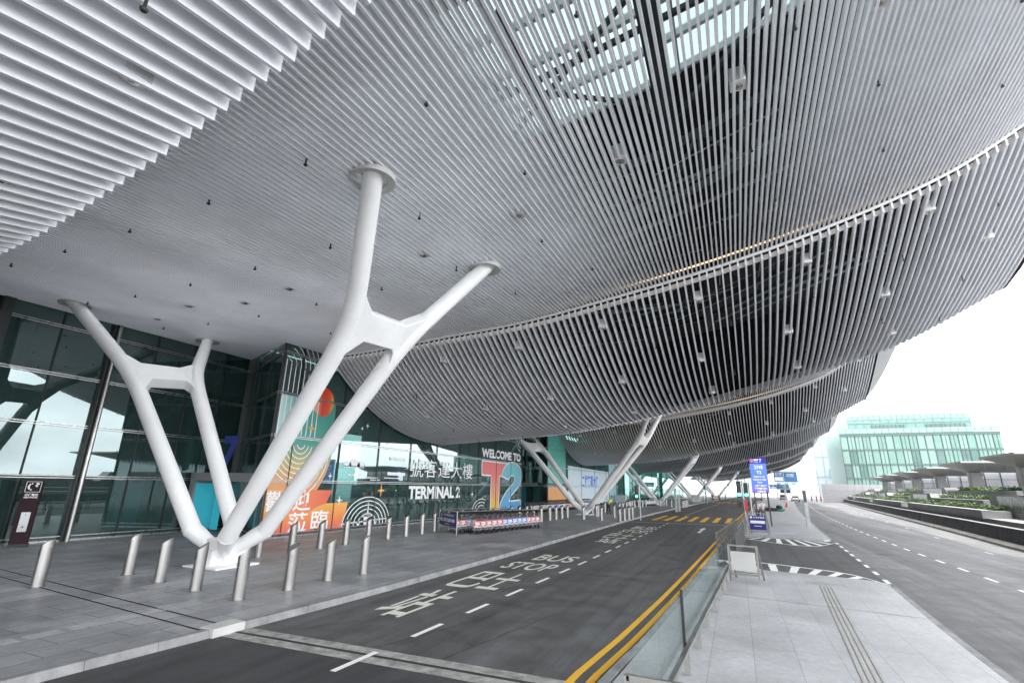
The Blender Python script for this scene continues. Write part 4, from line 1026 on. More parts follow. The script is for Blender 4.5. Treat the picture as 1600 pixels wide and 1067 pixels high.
# free-standing barrier sign with a blank pale board
def board_stand(name, label, loc, rz, w, h, board, back=.75, dark=False):
    t = thing(name, label, 'sign stand', loc, rz)
    mb = MB(); q = w/2
    for x in (-q, q): mb.bar((x, 0, 0), (x, .03, h), .05, .05, up=(1, 0, 0)); mb.bar((x, back, 0), (x, .05, h-.03), .045, .045, up=(1, 0, 0))
    for z in (.20, h-.02): mb.bar((-q, .015, z), (q, .015, z), .045, .045)
    mb.bar((-q, back*.82, .18), (q, back*.82, .18), .03, .03); mb.bar((-q, .4, h*.53), (-q, 0, h*.5), .02, .02)
    mb.build('frame', STEELPOST, t)
    mb = MB(); mb.box(-q+.05, q-.05, -.012, .006, .30, h-.18); bd = mb.build('board', board, t)
    return t, bd, q, h
board_stand('barrier_stand', 'steel barrier stand with a blank pale board on the island edge', (-.02, 17.1, .12), math.radians(-12), .78, 1.0, M('blank_board', (.58, .58, .56), .5, var=.05), .7)
t, bd, q, h = board_stand('notice_stand', 'steel stand with a navy blue notice beside the traffic lights', (.98, 34.6, .12), math.radians(-10), 1.0, 1.28, SIGNBLUE, .75)
mb = MB(); fn = lambda x, z: (x, -.016, z)
text(mb, '行李手推車', fn, -.22, .4, .95, 1.04, .02); mb.quad(fn(-.4, .66), fn(.4, .66), fn(.4, .82), fn(-.4, .82)); mb.quad(fn(-.4, .94), fn(-.28, .94), fn(-.28, 1.06), fn(-.4, 1.06)); mb.quad(fn(-.2, .5), fn(.2, .5), fn(.2, .53), fn(-.2, .53)); mb.build('notice_print', STICKW, bd)
# traffic lights
LAMPG = M('green_lamp_lit', (.10, .95, .55), .3, emit=5.0, var=.02); LAMPO = M('lamp_unlit', (.02, .02, .02), .3)
SIGBODY = M('signal_black_green', (.02, .035, .03), .5)
def traffic_light(label, loc, rz, h, both=True, box=None):
    t = thing('traffic_light', label, 'traffic light', loc, rz)
    mb = MB(); mb.tube([(0, 0, 0), (0, 0, h)], .057, 10); mb.build('pole', M('signal_pole', (.50, .51, .52), .4, metal=.5), t)
    hd = MB(); hd.box(-.36, -.09, -.14, .10, h-1.05, h-.05); sh = hd.build('signal_head', SIGBODY, t, bevel=.02)
    for i, z in enumerate((h-.22, h-.54, h-.86)):
        mb = MB(); mb.tube([(-.225, -.15, z), (-.225, -.142, z)], .105, 14); mb.build('lamp', LAMPG if i == 2 else LAMPO, sh)
        mb = MB(); mb.add([(-.225+.12*math.cos(a), y, z+.12*math.sin(a)) for y in (-.14, -.33) for a in [PI*j/8 for j in range(9)]], [(j, j+1, 9+j+1, 9+j) for j in range(8)]); mb.build('visor', SIGBODY, sh)
    mb = MB(); mb.box(-.34, -.12, -.1, .1, h-1.62, h-1.3); mb.build('pedestrian_head', BLACK, t)
    for z in (h-.3, h-.9): mb = MB(); mb.bar((-.12, 0, z), (0, 0, z), .04, .04); mb.build('bracket', DGREY, t)
    mb = MB(); mb.tube([(-.22, 0, h-.05), (-.22, 0, h+.5)], .03, 6); mb.build('antenna', DGREY, t)
    if box:
        mb = MB(); mb.box(.03, .2, -.08, .12, 1.3, 2.0); mb.build('red_box', M('signal_red_box', (.55, .03, .03), .4), t)
    return t
traffic_light('front traffic light on the island with green lamp lit, red box on its pole', (.36, 35.4, .12), 0, 3.15, box=True)
traffic_light('rear traffic light close behind the front one, beside the blue screen', (.82, 39.2, .12), 0, 3.1)
traffic_light('traffic light on the terminal pavement with lit green lamp before the second column', (-7.5, 43.7, .13), math.radians(10), 2.75)
traffic_light('far traffic light on the terminal pavement near the fourth column', (-5.0, 98, .13), 0, 3.2)
traffic_light('tiny far traffic light on the terminal side in the haze', (-1.8, 150, .13), 0, 4.2)
# big information screen on two dark posts
t = thing('information_screen', 'tall blue departures screen on dark posts, standing on the far island', 'screen', (1.72, 43.6, .12), math.radians(-6))
mb = MB(); mb.bar((-.42, 0, 0), (-.48, 0, 2.5), .13, .09, up=(1, 0, 0)); mb.build('post', DGREY, t)
mb = MB(); mb.bar((.46, 0, 0), (.42, 0, 2.5), .15, .10, up=(1, 0, 0)); mb.build('post', DGREY, t)
mb = MB(); mb.box(-.60, .56, -.06, .14, 2.36, 5.0); cs = mb.build('screen_case', BLACK, t)
SCR = grad('screen_blue_violet', 2, 2.3, 4.6, [(0, (.32, .14, .72)), (.22, (.12, .20, .85)), (1, (.14, .30, .90))])
for m_, e_ in ((SCR, .55),):
    b = m_.node_tree.nodes['Principled BSDF']; src = b.inputs['Base Color'].links[0].from_socket
    m_.node_tree.links.new(src, b.inputs['Emission Color']); b.inputs['Emission Strength'].default_value = e_
mb = MB(); mb.quad((-.59, -.065, 2.38), (.55, -.065, 2.38), (.55, -.065, 4.56), (-.59, -.065, 4.56)); mb.build('display', SCR, cs)
mb = MB(); mb.quad((-.59, -.065, 4.58), (.55, -.065, 4.58), (.55, -.065, 4.98), (-.59, -.065, 4.98)); mb.build('header', M('screen_header', (.05, .04, .60), .4, emit=.4), cs)
mb = MB(); mb.quad((-.53, -.07, 4.66), (-.29, -.07, 4.66), (-.29, -.07, 4.9), (-.53, -.07, 4.9)); mb.build('header_icon', M('screen_orange', (.90, .25, .12), .4, emit=.4), cs)
SCT = M('screen_white', (.9, .9, .95), .4, emit=.8); fn = lambda x, z: (x, -.072, z)
for tx, q in (('離境', (-.25, .05, 4.76, 4.9, .03)), ('Zone', (-.22, .02, 4.64, 4.71, .03)), ('7', (.14, .26, 4.66, 4.9, .04)), ('27/5', (-.28, .30, 4.16, 4.40, .02)), ('T2', (-.15, .18, 3.78, 4.0, .02)), ('Departures', (-.38, .38, 3.5, 3.64, .02)), ('Check-in Hall', (-.44, .42, 3.3, 3.43, .02)), ('Open', (-.18, .16, 3.08, 3.22, .02)), ('二號客運大樓', (-.40, .44, 2.84, 2.98, .02)), ('離港預辦登機', (-.40, .44, 2.63, 2.77, .02)), ('大堂啟用', (-.25, .32, 2.43, 2.56, .02))):
    mb = MB(); text(mb, tx, fn, *q); mb.build('screen_text', SCT, cs)
# plain posts
def post(label, loc, h, r, m, rz=0, cat='post', top=None):
    t = thing('sign_post', label, cat, loc, rz)
    mb = MB(); mb.box(-r, r, -r*.8, r*.8, 0, h); mb.build('shaft', m, t, bevel=.01)
    mb = MB(); mb.box(-r*.7, r*.7, -r*.8-.012, -r*.8, h*.35 if top is None else top, h-.03); mb.build('face_plate', DGREY if top is not None else LGREY, t)
    return t
post('grey square wayfinding post leaning over the far island by the outer road', (4.72, 44.9, .12), 2.62, .13, M('post_grey', (.42, .45, .46), .4, metal=.3), top=1.75)
post('pale wayfinding post on the kerb side of the terminal pavement, taller of a pair', (-6.55, 62.2, .13), 2.55, .12, LGREY)
post('pale wayfinding post just behind the taller one on the terminal pavement', (-6.35, 63.6, .13), 1.9, .10, LGREY)
post('slim dark pole on the terminal pavement beyond the third column', (-5.1, 97.6, .13), 4.0, .07, DGREY)
post('dark slim post on the far island behind the blue screen', (2.6, 66, .12), 3.4, .09, DGREY)
post('second dark slim post on the far island, farther off', (3.9, 80, .12), 3.4, .09, DGREY)
# white litter bins
for x, y, l in ((-17.0, 82.4, 'pale square cabinet beside gate eight far along the pavement'), (-7.9, 112, 'small pale cabinet by the far column foot')):
    t = thing('cabinet', l, 'cabinet', (x, y, .13)); mb = MB(); mb.box(-.75, .75, -.5, .5, 0, 1.35); mb.build('body', LGREY, t, bevel=.03); mb = MB(); mb.box(-.78, .78, -.53, .53, 1.35, 1.42); mb.build('lid', MGREY, t)
# cone with a pole, fallen scooter heap, far signal
t = thing('traffic_cone', 'red traffic cone with a white pole on the edge of the far island', 'traffic cone', (7.2, 94, .12))
mb = MB(); mb.tube([(0, 0, .03), (0, 0, .8)], [.26, .07], 14); mb.build('cone_body', M('cone_red', (.75, .08, .06), .5), t); mb = MB(); mb.box(-.38, .38, -.38, .38, 0, .05); mb.build('cone_base', M('cone_base_red', (.6, .10, .08), .6), t)
mb = MB(); mb.tube([(0, 0, .3), (-.12, 0, 3.2)], .06, 8); mb.build('pole', LGREY, t)
t = thing('direction_gantry', 'grey pole with two dark signal boxes under a grey bar on the far island', 'signal post', (6.5, 84, .12))
mb = MB(); mb.tube([(.1, 0, 0), (0, 0, 3.4)], .07, 8); mb.build('pole', LGREY, t); mb = MB(); mb.box(-.75, .75, -.1, .1, 2.75, 2.95); mb.build('top_bar', M('bar_bluegrey', (.2, .25, .35), .5), t)
for x in (-.38, .38): mb = MB(); mb.box(x-.26, x+.26, -.12, .12, 2.25, 2.72); mb.build('signal_box', BLACK, t, bevel=.03)
t = thing('covered_bundle', 'dark bundle with a green cover lying on the far island pavement', 'bundle', (4.1, 75, .12), math.radians(8))
mb = MB(); mb.sphere((-.7, 0, .2), 1.0, 14, 8, sc=(1.5, .35, .26)); mb.build('dark_bundle', M('dark_canvas', (.03, .03, .035), .8, bmp=.4, bscale=8), t, smooth=True)
mb = MB(); mb.sphere((.85, 0, .2), .5, 14, 8, sc=(1.2, .5, .42)); mb.build('green_cover', M('green_sheet', (.03, .20, .11), .6, bmp=.4, bscale=8), t, smooth=True)
mb = MB(); mb.sphere((.75, -.05, .52), .34, 12, 8, sc=(1.2, .8, .7)); mb.build('black_bag', BLACK, t, smooth=True)
# ------------------------------------------------------------------ terraced garden on the right of the outer road
t = thing('parapet_wall', 'long stained dark concrete parapet wall along the outer road', 'wall', (0, 0, 0))
ys = [6+i*6 for i in range(32)]
mb = MB(); cp = MB()
for a, b in zip(ys, ys[1:]):
    x0, x1 = P(a), P(b); b2 = b-.03
    mb.hexa([(x0, a, -.02), (x0+.5, a, -.02), (x1+.5, b2, -.02), (x1, b2, -.02), (x0+.18, a, .93), (x0+.5, a, .93), (x1+.5, b2, .93), (x1+.18, b2, .93)])
    cp.hexa([(x0+.15, a, .93), (x0+.55, a, .93), (x1+.55, b, .93), (x1+.15, b, .93), (x0+.15, a, .98), (x0+.55, a, .98), (x1+.55, b, .98), (x1+.15, b, .98)])
mb.build('wall_body', CONCD, t); cp.build('coping', M('coping_grey', (.16, .16, .165), .6, var=.2), t)
mb = MB()
for a, b in zip(ys, ys[1:]): mb.hexa([(P(a)-.35, a, -.01), (P(a), a, -.01), (P(b), b, -.01), (P(b)-.35, b, -.01), (P(a)-.3, a, .12), (P(a)+.03, a, .25), (P(b)+.03, b, .25), (P(b)-.3, b, .12)])
mb.build('wall_toe', M('toe_concrete', (.15, .15, .147), .8, var=.3), t)
def wx(w, y): return P(y)+w
def wblock(mb, w0, w1, y0, y1, z0, z1, n=3, mi=0):
    q = frange(y0, y1, n)
    for a, b in zip(q, q[1:]): mb.hexa([(wx(w0, a), a, z0), (wx(w1, a), a, z0), (wx(w1, b), b, z0), (wx(w0, b), b, z0), (wx(w0, a), a, z1), (wx(w1, a), a, z1), (wx(w1, b), b, z1), (wx(w0, b), b, z1)], mi)
t = thing('terrace_ledge', 'low stepped pale ledge and dark channel running behind the parapet', 'ledge', (0, 0, 0))
mb = MB(); wblock(mb, .6, 1.35, 8, 190, 0, .72, 24); mb.build('channel', CONCD, t)
mb = MB(); wblock(mb, 1.35, 2.95, 8, 190, 0, 1.15, 24); mb.build('ledge', CONC, t)
mb = MB(); wblock(mb, 2.95, 10.5, 8, 190, 0, 1.55, 24); wblock(mb, 5.2, 9, 8, 190, 1.55, 2.3, 24); wblock(mb, 6.9, 22, 8, 146, 1.55, 2.9, 24); mb.build('terrace_bed', M('terrace_grey', (.22, .22, .22), .8, var=.2), t)
LEAF = [M('leaf_green', (.045, .10, .018), .55, var=.35, scale=2), M('leaf_yellow_green', (.11, .16, .03), .55, var=.3, scale=2), M('leaf_dark', (.03, .09, .02), .55, var=.3, scale=2)]
def hedge(parent_label, w, y0, y1, z, dens):
    t = thing('hedge', parent_label, 'hedge', (0, 0, 0)); mb = MB(); r3 = random.Random(int(y0*7+w*13))
    q = frange(y0+.5, y1-.5, 8); core = MB(); wblock(core, w-.38, w+.38, y0+.4, y1-.4, z, z+.16, 8); core.build('soil_and_stems', LEAF[2], t)
    n = int((y1-y0)*dens*1.7)
    for i in range(n):
        y = r3.uniform(y0+.3, y1-.3); dx = r3.uniform(-.48, .48)
        hh = .24+.12*math.sin(y*1.9+w)+.08*math.sin(y*4.3)
        zz = z+.05+r3.random()*max(.12, hh); c = Vector((wx(w+dx, y), y, zz)); s = r3.uniform(.045, .105)
        a = r3.uniform(0, 2*PI); tl = r3.uniform(.2, 1.2)
        ux = Vector((math.cos(a), math.sin(a), r3.uniform(-.3, .3)))*s; uy = Vector((-math.sin(a)*math.cos(tl), math.cos(a)*math.cos(tl), math.sin(tl)))*s*.8
        clump = math.sin(y*.9+w*2)+.6*math.sin(y*2.7)
        m = 1 if clump+r3.uniform(-.9, .9) > .45 else (0 if r3.random() < .78 else 2)
        mb.quad(c-ux, c-uy*.8, c+ux, c+uy, m)
    mb.build('foliage', LEAF, t)
def planter(label, w0, w1, y0, y1, z0, z1, hl, dens):
    t = thing('planter', label, 'planter', (0, 0, 0)); mb = MB(); wblock(mb, w0, w1, y0, y1, z0, z1, 4); mb.build('trough', CONC, t)
    mb = MB(); wblock(mb, w0-.04, w0+.55, y0-.03, y1+.03, z1, z1+.05, 4); mb.build('rim', M('planter_rim', (.42, .42, .42), .7, var=.1) if 'planter_rim' not in bpy.data.materials else bpy.data.materials['planter_rim'], t)
    hedge(hl, (w0+w1)/2+.25, y0+.6, y1-.4, z1+.02, dens)
WATER = None
def fall(label, w0, w1, y0, y1, z0, z1, face):
    t = thing('water_wall', label, 'water wall', (0, 0, 0)); mb = MB(); wblock(mb, w0, w1, y0, y1, z0, z1, 2); mb.build('wall_block', CONC, t)
    mb = MB(); mb.quad((wx(w0, y0)-.02, y0+.3, z0+.05), (wx(w0, y1)-.02, y1-.3, z0+.05), (wx(w0, y1)-.02, y1-.3, z1-.1), (wx(w0, y0)-.02, y0+.3, z1-.1)); mb.build('wet_face', WETM, t)
    mb = MB(); mb.hexa([(wx(w0, y0), y0-1.4, z0), (wx(w1, y0), y0-1.4, z0), (wx(w1, y0), y0, z0), (wx(w0, y0), y0, z0), (wx(w0, y0), y0-.6, z1), (wx(w1, y0), y0-.6, z1), (wx(w1, y0), y0, z1), (wx(w0, y0), y0, z1)]); mb.build('wedge_end', CONC, t)
WETM, nt, b = newmat('falling_water_on_dark_stone')
v = coords(nt, (1, 4.5, .55), geo=True); f = noise(nt, v, 2.6, 6, .75)
nt.links.new(ramp(nt, f, [(.42, (.02, .02, .022)), (.56, (.16, .17, .18)), (.68, (.72, .74, .76))]), b.inputs['Base Color']); b.inputs['Roughness'].default_value = .25
ordn = ['nearest', 'second', 'third', 'fourth']
for k in range(4):
    y0 = 45.5+30*k; o = ordn[k]; dn = 95/(1+k*1.1)
    planter('%s long concrete planter on the lowest terrace step' % o, 1.15, 2.7, y0, y0+26, 1.1, 1.62, '%s low hedge on the lowest terrace step' % o, dn)
    planter('%s concrete planter on the middle terrace step' % o, 3.0, 4.7, y0+6.5, y0+24, 1.5, 2.22, '%s low hedge on the middle terrace step' % o, dn)
    planter('%s concrete planter on the top terrace step' % o, 5.0, 6.9, y0+6, y0+26, 2.2, 2.95, '%s low hedge on the top terrace step' % o, dn)
    fall('%s water wall on the middle terrace step, dark stone with white streaks' % o, 3.0, 4.6, y0-5, y0+5, 1.5, 2.68, 0)
    fall('%s water wall on the top terrace step, dark stone with white streaks' % o, 5.0, 6.8, y0+28, y0+40, 2.3, 3.35, 0)
fall('water wall on the top terrace step at the right edge of view', 5.0, 6.8, 37, 50.3, 2.3, 3.4, 0)
# folded shade roofs over the terrace
SHADE = M('shade_roof_grey', (.27, .265, .26), .6, var=.08, scale=.6); SHW = M('shade_edge', (.42, .42, .42), .5, var=.05); LGLASS = M('terrace_white_wall', (.45, .465, .50), .35, var=.06)
for k, u in enumerate((44, 58, 72.5, 88, 104, 121, 139)):
    t = thing('shade_roof', '%s folded grey shade roof over the garden terrace, counted from the right' % ['first', 'second', 'third', 'fourth', 'fifth', 'sixth', 'seventh'][k], 'shade roof', (0, 0, 0), 0, 'folded shade roofs on the terrace')
    A = lambda w, y, z: (wx(w, y), y, z); zt = 5.78; zl = 5.02
    T_, A_, N_, B1, B2 = A(4.9, u, zt-.05), A(5.5, u-6.2, zt+.03), A(14.5, u-6.4, zt), A(7.3, u, zl), A(16, u, zl)
    up_ = lambda p: (p[0], p[1], p[2]+.13)
    mb = MB(); mb.poly([A_, N_, B2, B1]); mb.poly([T_, A_, B1]); mb.poly([up_(A_), up_(N_), up_(B2), up_(B1)]); mb.poly([up_(T_), up_(A_), up_(B1)]); mb.quad(T_, B1, up_(B1), up_(T_)); mb.quad(B1, B2, up_(B2), up_(B1))
    mb.build('folded_roof', SHADE, t)
    mb = MB()
    for p, q in ((T_, A_), (A_, N_)): mb.bar((p[0], p[1]-.03, p[2]+.065), (q[0], q[1]-.03, q[2]+.065), .06, .15)
    mb.build('edge_fascia', SHW, t)
    mb = MB()
    for f_ in (.2, .4, .6, .8): mb.bar(tuple(Vector(A_).lerp(Vector(N_), f_)-Vector((0, 0, .015))), tuple(Vector(B1).lerp(Vector(B2), f_)-Vector((0, 0, .015))), .05, .04)
    mb.build('panel_joints', SHW, t)
    mb = MB(); mb.prism([A(7.4, u-.6, 2.9), A(8.6, u-.6, 2.9), A(8.4, u-.4, zl), A(7.5, u-.4, zl)], (0, 1.0, 0)); mb.build('pier', CONC, t)
    mb = MB(); mb.quad(A(8.7, u+.3, 2.9), A(16, u+.3, 2.9), A(16, u+.3, zl+.02), A(8.7, u+.3, zl+.02)); gw = mb.build('back_wall', LGLASS, t)
    mb = MB()
    for w_ in frange(8.8, 15.8, 6): mb.bar(A(w_, u+.25, 2.9), A(w_, u+.25, zl), .07, .07, up=(0, 1, 0))
    mb.bar(A(8.7, u+.25, 4.3), A(16, u+.25, 4.3), .05, .05); mb.build('wall_mullion', DGREY, gw)
t = thing('end_wall', 'grey panelled end wall closing the far end of the terrace', 'wall', (0, 0, 0))
mb = MB(); mb.box(19.9, 34, 150, 150.5, 0, 4.5); mb.build('wall_panels', M('end_wall_panels', (.32, .315, .335), .6, var=.08), t)
mb = MB()
for x in vals(20.5, 33, 1.6): mb.box(x, x+.05, 149.97, 150.0, .6, 4.5)
mb.box(19.9, 34, 149.97, 149.99, 2.9, 2.95); mb.build('panel_joints', MGREY, t)
# ------------------------------------------------------------------ far buildings, gantries, cars, people
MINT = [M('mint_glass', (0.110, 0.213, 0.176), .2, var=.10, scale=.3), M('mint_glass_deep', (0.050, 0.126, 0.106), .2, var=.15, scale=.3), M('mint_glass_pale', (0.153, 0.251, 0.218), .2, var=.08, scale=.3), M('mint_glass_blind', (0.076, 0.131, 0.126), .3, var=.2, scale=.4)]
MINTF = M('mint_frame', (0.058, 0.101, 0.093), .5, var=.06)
of = thing('office_block', 'stepped office block in pale mint green glass behind the terrace', 'office building', (0, 0, 0))
r4 = random.Random(3); Y0 = 200
def office_rows(xa, xb, rows, n, yy):
    for z0, z1 in zip(rows, rows[1:]):
        xs = frange(xa, xb, n+1)
        for a, b in zip(xs, xs[1:]):
            m = r4.choices(MINT, (5, 1.2, 4, 1.1))[0]
            mb = MB(); e = r4.uniform(-.05, .05); q = .16
            mb.quad((a+q, yy+e, z0+.3), (b-q, yy-e, z0+.3), (b-q, yy-e, z1-.15), (a+q, yy+e, z1-.15))
            w = mb.build('window', m, of)
    mb = MB()
    for z in rows: mb.box(xa, xb, yy-.25, yy+.1, z-.16, z+.28)
    for i, x in enumerate(frange(xa, xb, n*2+1)):
        if i % 2 == 0 or r4.random() < .5: mb.box(x-.06, x+.06, yy-.12, yy+.05, rows[0], rows[-1])
    mb.build('facade_grid', MINTF, of)
mb = MB(); mb.box(34.1, 76.1, Y0+.3, Y0+30, 0, 21.6); mb.box(37.6, 71.2, Y0+4.3, Y0+30, 21.6, 26.6); mb.build('wall', M('office_core', (0.158, 0.259, 0.245), .6, var=.1), of)
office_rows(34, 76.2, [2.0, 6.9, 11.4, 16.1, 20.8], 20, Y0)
mb = MB(); mb.box(34, 76.2, Y0-.2, Y0+.3, 20.9, 21.5); mb.build('cornice', MINTF, of)
for x0, x1 in ((44.5, 53.5), (59.5, 69.5)):
    mb = MB(); mb.box(x0, x1, Y0+4.1, Y0+4.3, 23.4, 24.7); mb.build('window_band', MINT[3], of)
    mb = MB()
    for x in frange(x0, x1, 9): mb.box(x-.05, x+.05, Y0+4.0, Y0+4.12, 23.4, 24.7)
    mb.build('window_bars', MINTF, of)
mb = MB()
for x in frange(37.6, 71.2, 15): mb.box(x-.05, x+.05, Y0+4.15, Y0+4.3, 21.6, 26.6)
mb.box(37.6, 71.2, Y0+4.1, Y0+4.3, 25.3, 25.5); mb.build('upper_grid', MINT[2], of)
RG = glass('roof_rail_glass', (.75, .92, .88), (.8, .95, .92), .2, .8)
for xa, xb, yy, z in ((34, 76.2, Y0-.1, 21.6), (37.6, 71.2, Y0+4.2, 26.6)):
    mb = MB(); mb.quad((xa, yy, z), (xb, yy, z), (xb, yy, z+1.5), (xa, yy, z+1.5)); rb_ = mb.build('roof_railing', M('rail_mint_%d' % z, (0.187, 0.288, 0.259), .3, var=.08), of)
    mb = MB()
    for x in frange(xa, xb, 22): mb.box(x-.03, x+.03, yy-.08, yy-.01, z, z+1.5)
    mb.build('railing_posts', MINTF, rb_)
mb = MB(); mb.box(44, 60, Y0+10, Y0+20, 26.6, 29.6); mb.box(63, 65, Y0+10, Y0+14, 26.6, 29.4); mb.box(66.5, 68.5, Y0+10, Y0+14, 26.6, 29.4); mb.build('plant_room', M('plant_room_pale', (0.302, 0.324, 0.331), .6), of)
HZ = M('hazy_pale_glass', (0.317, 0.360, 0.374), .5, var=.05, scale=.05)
t = thing('glass_hall', 'very pale blue glass hall rising behind the mint office block', 'building', (0, 0, 0))
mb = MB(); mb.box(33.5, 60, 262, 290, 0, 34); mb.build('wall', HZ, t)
mb = MB()
for x in frange(33.5, 60, 9): mb.box(x-.06, x+.06, 261.8, 262, 0, 34)
for z in (9, 17.5, 26): mb.box(33.5, 60, 261.8, 262, z-.08, z+.08)
mb.build('glazing_grid', M('hazy_grid', (0.274, 0.338, 0.360), .5), t)
mb = MB(); mb.box(38.5, 44.5, 261.6, 261.75, 8.0, 12.2); mb.build('blue_advert', M('hazy_blue', (0.144, 0.245, 0.360), .5, var=.1, scale=.5), t)
for i, (x0, x1, y, z) in enumerate(((-60, -8, 420, 11), (0, 26, 480, 16), (34, 60, 520, 12))):
    t = thing('distant_building', ['low pale building at the far end of the bus lane', 'pale distant building behind the road gantries', 'faint pale building beyond the glass hall'][i], 'building', (0, 0, 0))
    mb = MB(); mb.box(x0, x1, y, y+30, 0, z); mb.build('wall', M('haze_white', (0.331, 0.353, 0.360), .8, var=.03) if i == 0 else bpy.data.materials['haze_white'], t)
    mb = MB()
    for zz in vals(3, z-1.5, 3.2): mb.box(x0+1, x1-1, y-.1, y, zz, zz+1.1)
    mb.build('window_bands', M('haze_bands', (0.295, 0.331, 0.346), .5) if i == 0 else bpy.data.materials['haze_bands'], t)
# road sign gantries
SKYB = M('gantry_blue', (0.050, 0.180, 0.396), .4, var=.05)
def gantry(label, y, xa, xb, z0, z1, split, l1, l2, lanes):
    t = thing('road_sign_gantry', label, 'road sign', (0, 0, 0))
    mb = MB(); mb.box(xa, xb, y, y+.1, z0, z1); pn = mb.build('sign_panel', SKYB, t)
    mb = MB(); xm = lerp(xa, xb, split); f = lambda x, z: (x, y-.02, z)
    mb.quad(f(xm-.05, z0), f(xm+.05, z0), f(xm+.05, z1), f(xm-.05, z1))
    h = z1-z0
    for i, s in enumerate(l1): text(mb, s, f, lerp(xa, xm, .15), lerp(xa, xm, .85), z1-h*(.16+.16*i)-h*.06, z1-h*(.16+.16*i)+h*.06, .02)
    mb.quad(f(lerp(xa, xm, .1), z0+h*.1), f(lerp(xa, xm, .92), z0+h*.1), f(lerp(xa, xm, .92), z0+h*.48), f(lerp(xa, xm, .1), z0+h*.48))
    for i, s in enumerate(l2): text(mb, s, f, lerp(xm, xb, .22), lerp(xm, xb, .75), z1-h*(.28+.18*i)-h*.06, z1-h*(.28+.18*i)+h*.07, .02)
    mb.build('sign_lettering', STICKW, pn)
    mb = MB()
    for x in (xa-.5, xb+.5): mb.tube([(x, y+.3, 0), (x, y+.3, z1+.3)], .12, 8)
    mb.bar((xa-.5, y+.3, z1), (xb+.5, y+.3, z1), .2, .2); mb.build('frame', M('gantry_white', (.82, .83, .84), .5) if 'gantry_white' not in bpy.data.materials else bpy.data.materials['gantry_white'], t)
    for i in range(lanes):
        x = lerp(xa, xb, (.18, .5, .82)[i]); mb = MB(); mb.box(x-.5, x-.1, y, y+.15, z0-.75, z0-.25); mb.box(x+.1, x+.5, y, y+.15, z0-.75, z0-.25); mb.build('lane_lamp', M('lane_lamp_green', (.12, .25, .18), .5) if 'lane_lamp_green' not in bpy.data.materials else bpy.data.materials['lane_lamp_green'], t)
gantry('larger light blue road sign hanging over the outer road', 190, 11.8, 18.7, 5.4, 8.7, .42, ['機場', '巴士'], ['市區', 'City'], 3)
gantry('smaller light blue road sign below and beyond the larger one', 240, 12.9, 20.0, 3.2, 5.1, .36, ['出口'], ['九龍'], 0)
t = thing('street_lamp', 'thin pale street lamp with an arm over the outer road', 'street lamp', (26.4, 205, 0))
mb = MB(); mb.tube([(0, 0, 0), (-.3, 0, 9.6)], [.13, .08], 8); mb.build('pole', MGREY, t); mb = MB(); mb.tube([(-.3, 0, 9.6), (-3, 0, 9.7)], .06, 6); mb.build('arm', MGREY, t)
mb = MB(); mb.box(-3.6, -2.8, -.15, .15, 9.6, 9.75); mb.build('lamp_head', DGREY, t)
# cars
def car(label, loc, rz, body, L=4.6, Wd=1.86, H=1.72):
    t = thing('parked_car', label, 'car', loc, rz); w = Wd/2
    prof = [(-L/2, .42), (-L/2-.02, .75), (-L/2+.08, 1.02), (-L/2+.35, 1.62), (-L/2+.6, H), (.5, H), (1.15, 1.06), (L/2-.15, .9), (L/2, .62), (L/2-.02, .38), (L/2-.4, .3), (-L/2+.3, .3)]
    def ring(s, q): return [(s*(w-(.16 if z > 1.1 else (0.03 if z > .5 else .05))*q), y, z) for y, z in prof]
    A = ring(-1, 1); B = ring(1, 1); n = len(prof); mb = MB()
    mb.add(A+B, [tuple(reversed(range(n))), tuple(range(n, 2*n))]+[(i, (i+1) % n, n+(i+1) % n, n+i) for i in range(n)])
    mb.build('body', body, t, bevel=.05)
    GL = bpy.data.materials.get('car_glass') or M('car_glass', (.015, .018, .02), .08, var=.1)
    mb = MB(); mb.quad((-w+.25, -L/2+.075, 1.08), (w-.25, -L/2+.075, 1.08), (w-.36, -L/2+.345, 1.56), (-w+.36, -L/2+.345, 1.56)); mb.build('rear_window', GL, t)
    mb = MB(); mb.quad((-w+.25, 1.165, 1.1), (w-.25, 1.165, 1.1), (w-.36, .57, 1.66), (-w+.36, .57, 1.66)); mb.build('windscreen', GL, t)
    for s in (-1, 1):
        mb = MB(); x = s*(w-.148); mb.poly([(x, -L/2+.5, 1.12), (x, .95, 1.12), (x, .45, 1.6), (x, -L/2+.62, 1.6)]); mb.build('side_window', GL, t)
        mb = MB(); mb.box(s*w*.72-.14, s*w*.72+.14, -L/2-.03, -L/2+.05, .8, 1.0); mb.build('tail_light', M('tail_red', (.5, .02, .02), .25) if 'tail_red' not in bpy.data.materials else bpy.data.materials['tail_red'], t)
        for y in (-L/2+.85, L/2-.9):
            mb = MB(); mb.tube([(s*(w-.2), y, .34), (s*(w+.01), y, .34)], .34, 14); wh = mb.build('wheel', RUBBER, t)
            mb = MB(); mb.tube([(s*(w), y, .34), (s*(w+.02), y, .34)], .2, 10); mb.build('rim', MGREY, wh)
    mb = MB(); mb.box(-w+.05, w-.05, -L/2-.05, -L/2+.1, .35, .55); mb.build('rear_bumper', BLACK, t)
    mb = MB(); mb.box(-.27, .27, -L/2-.035, -L/2, .72, .84); mb.build('number_plate', M('plate_yellow', (.75, .6, .1), .5) if 'plate_yellow' not in bpy.data.materials else bpy.data.materials['plate_yellow'], t)
car('white hatchback car seen from behind, parked beside the far island kerb', (13.6, 149.5, 0), math.radians(-5), M('car_white', (.78, .78, .78), .3, var=.03, coat=.5))
car('blue grey car parked ahead on the left of the white car', (11.9, 163, 0), math.radians(-5), M('car_bluegrey', (.25, .30, .38), .3, var=.05, coat=.5))

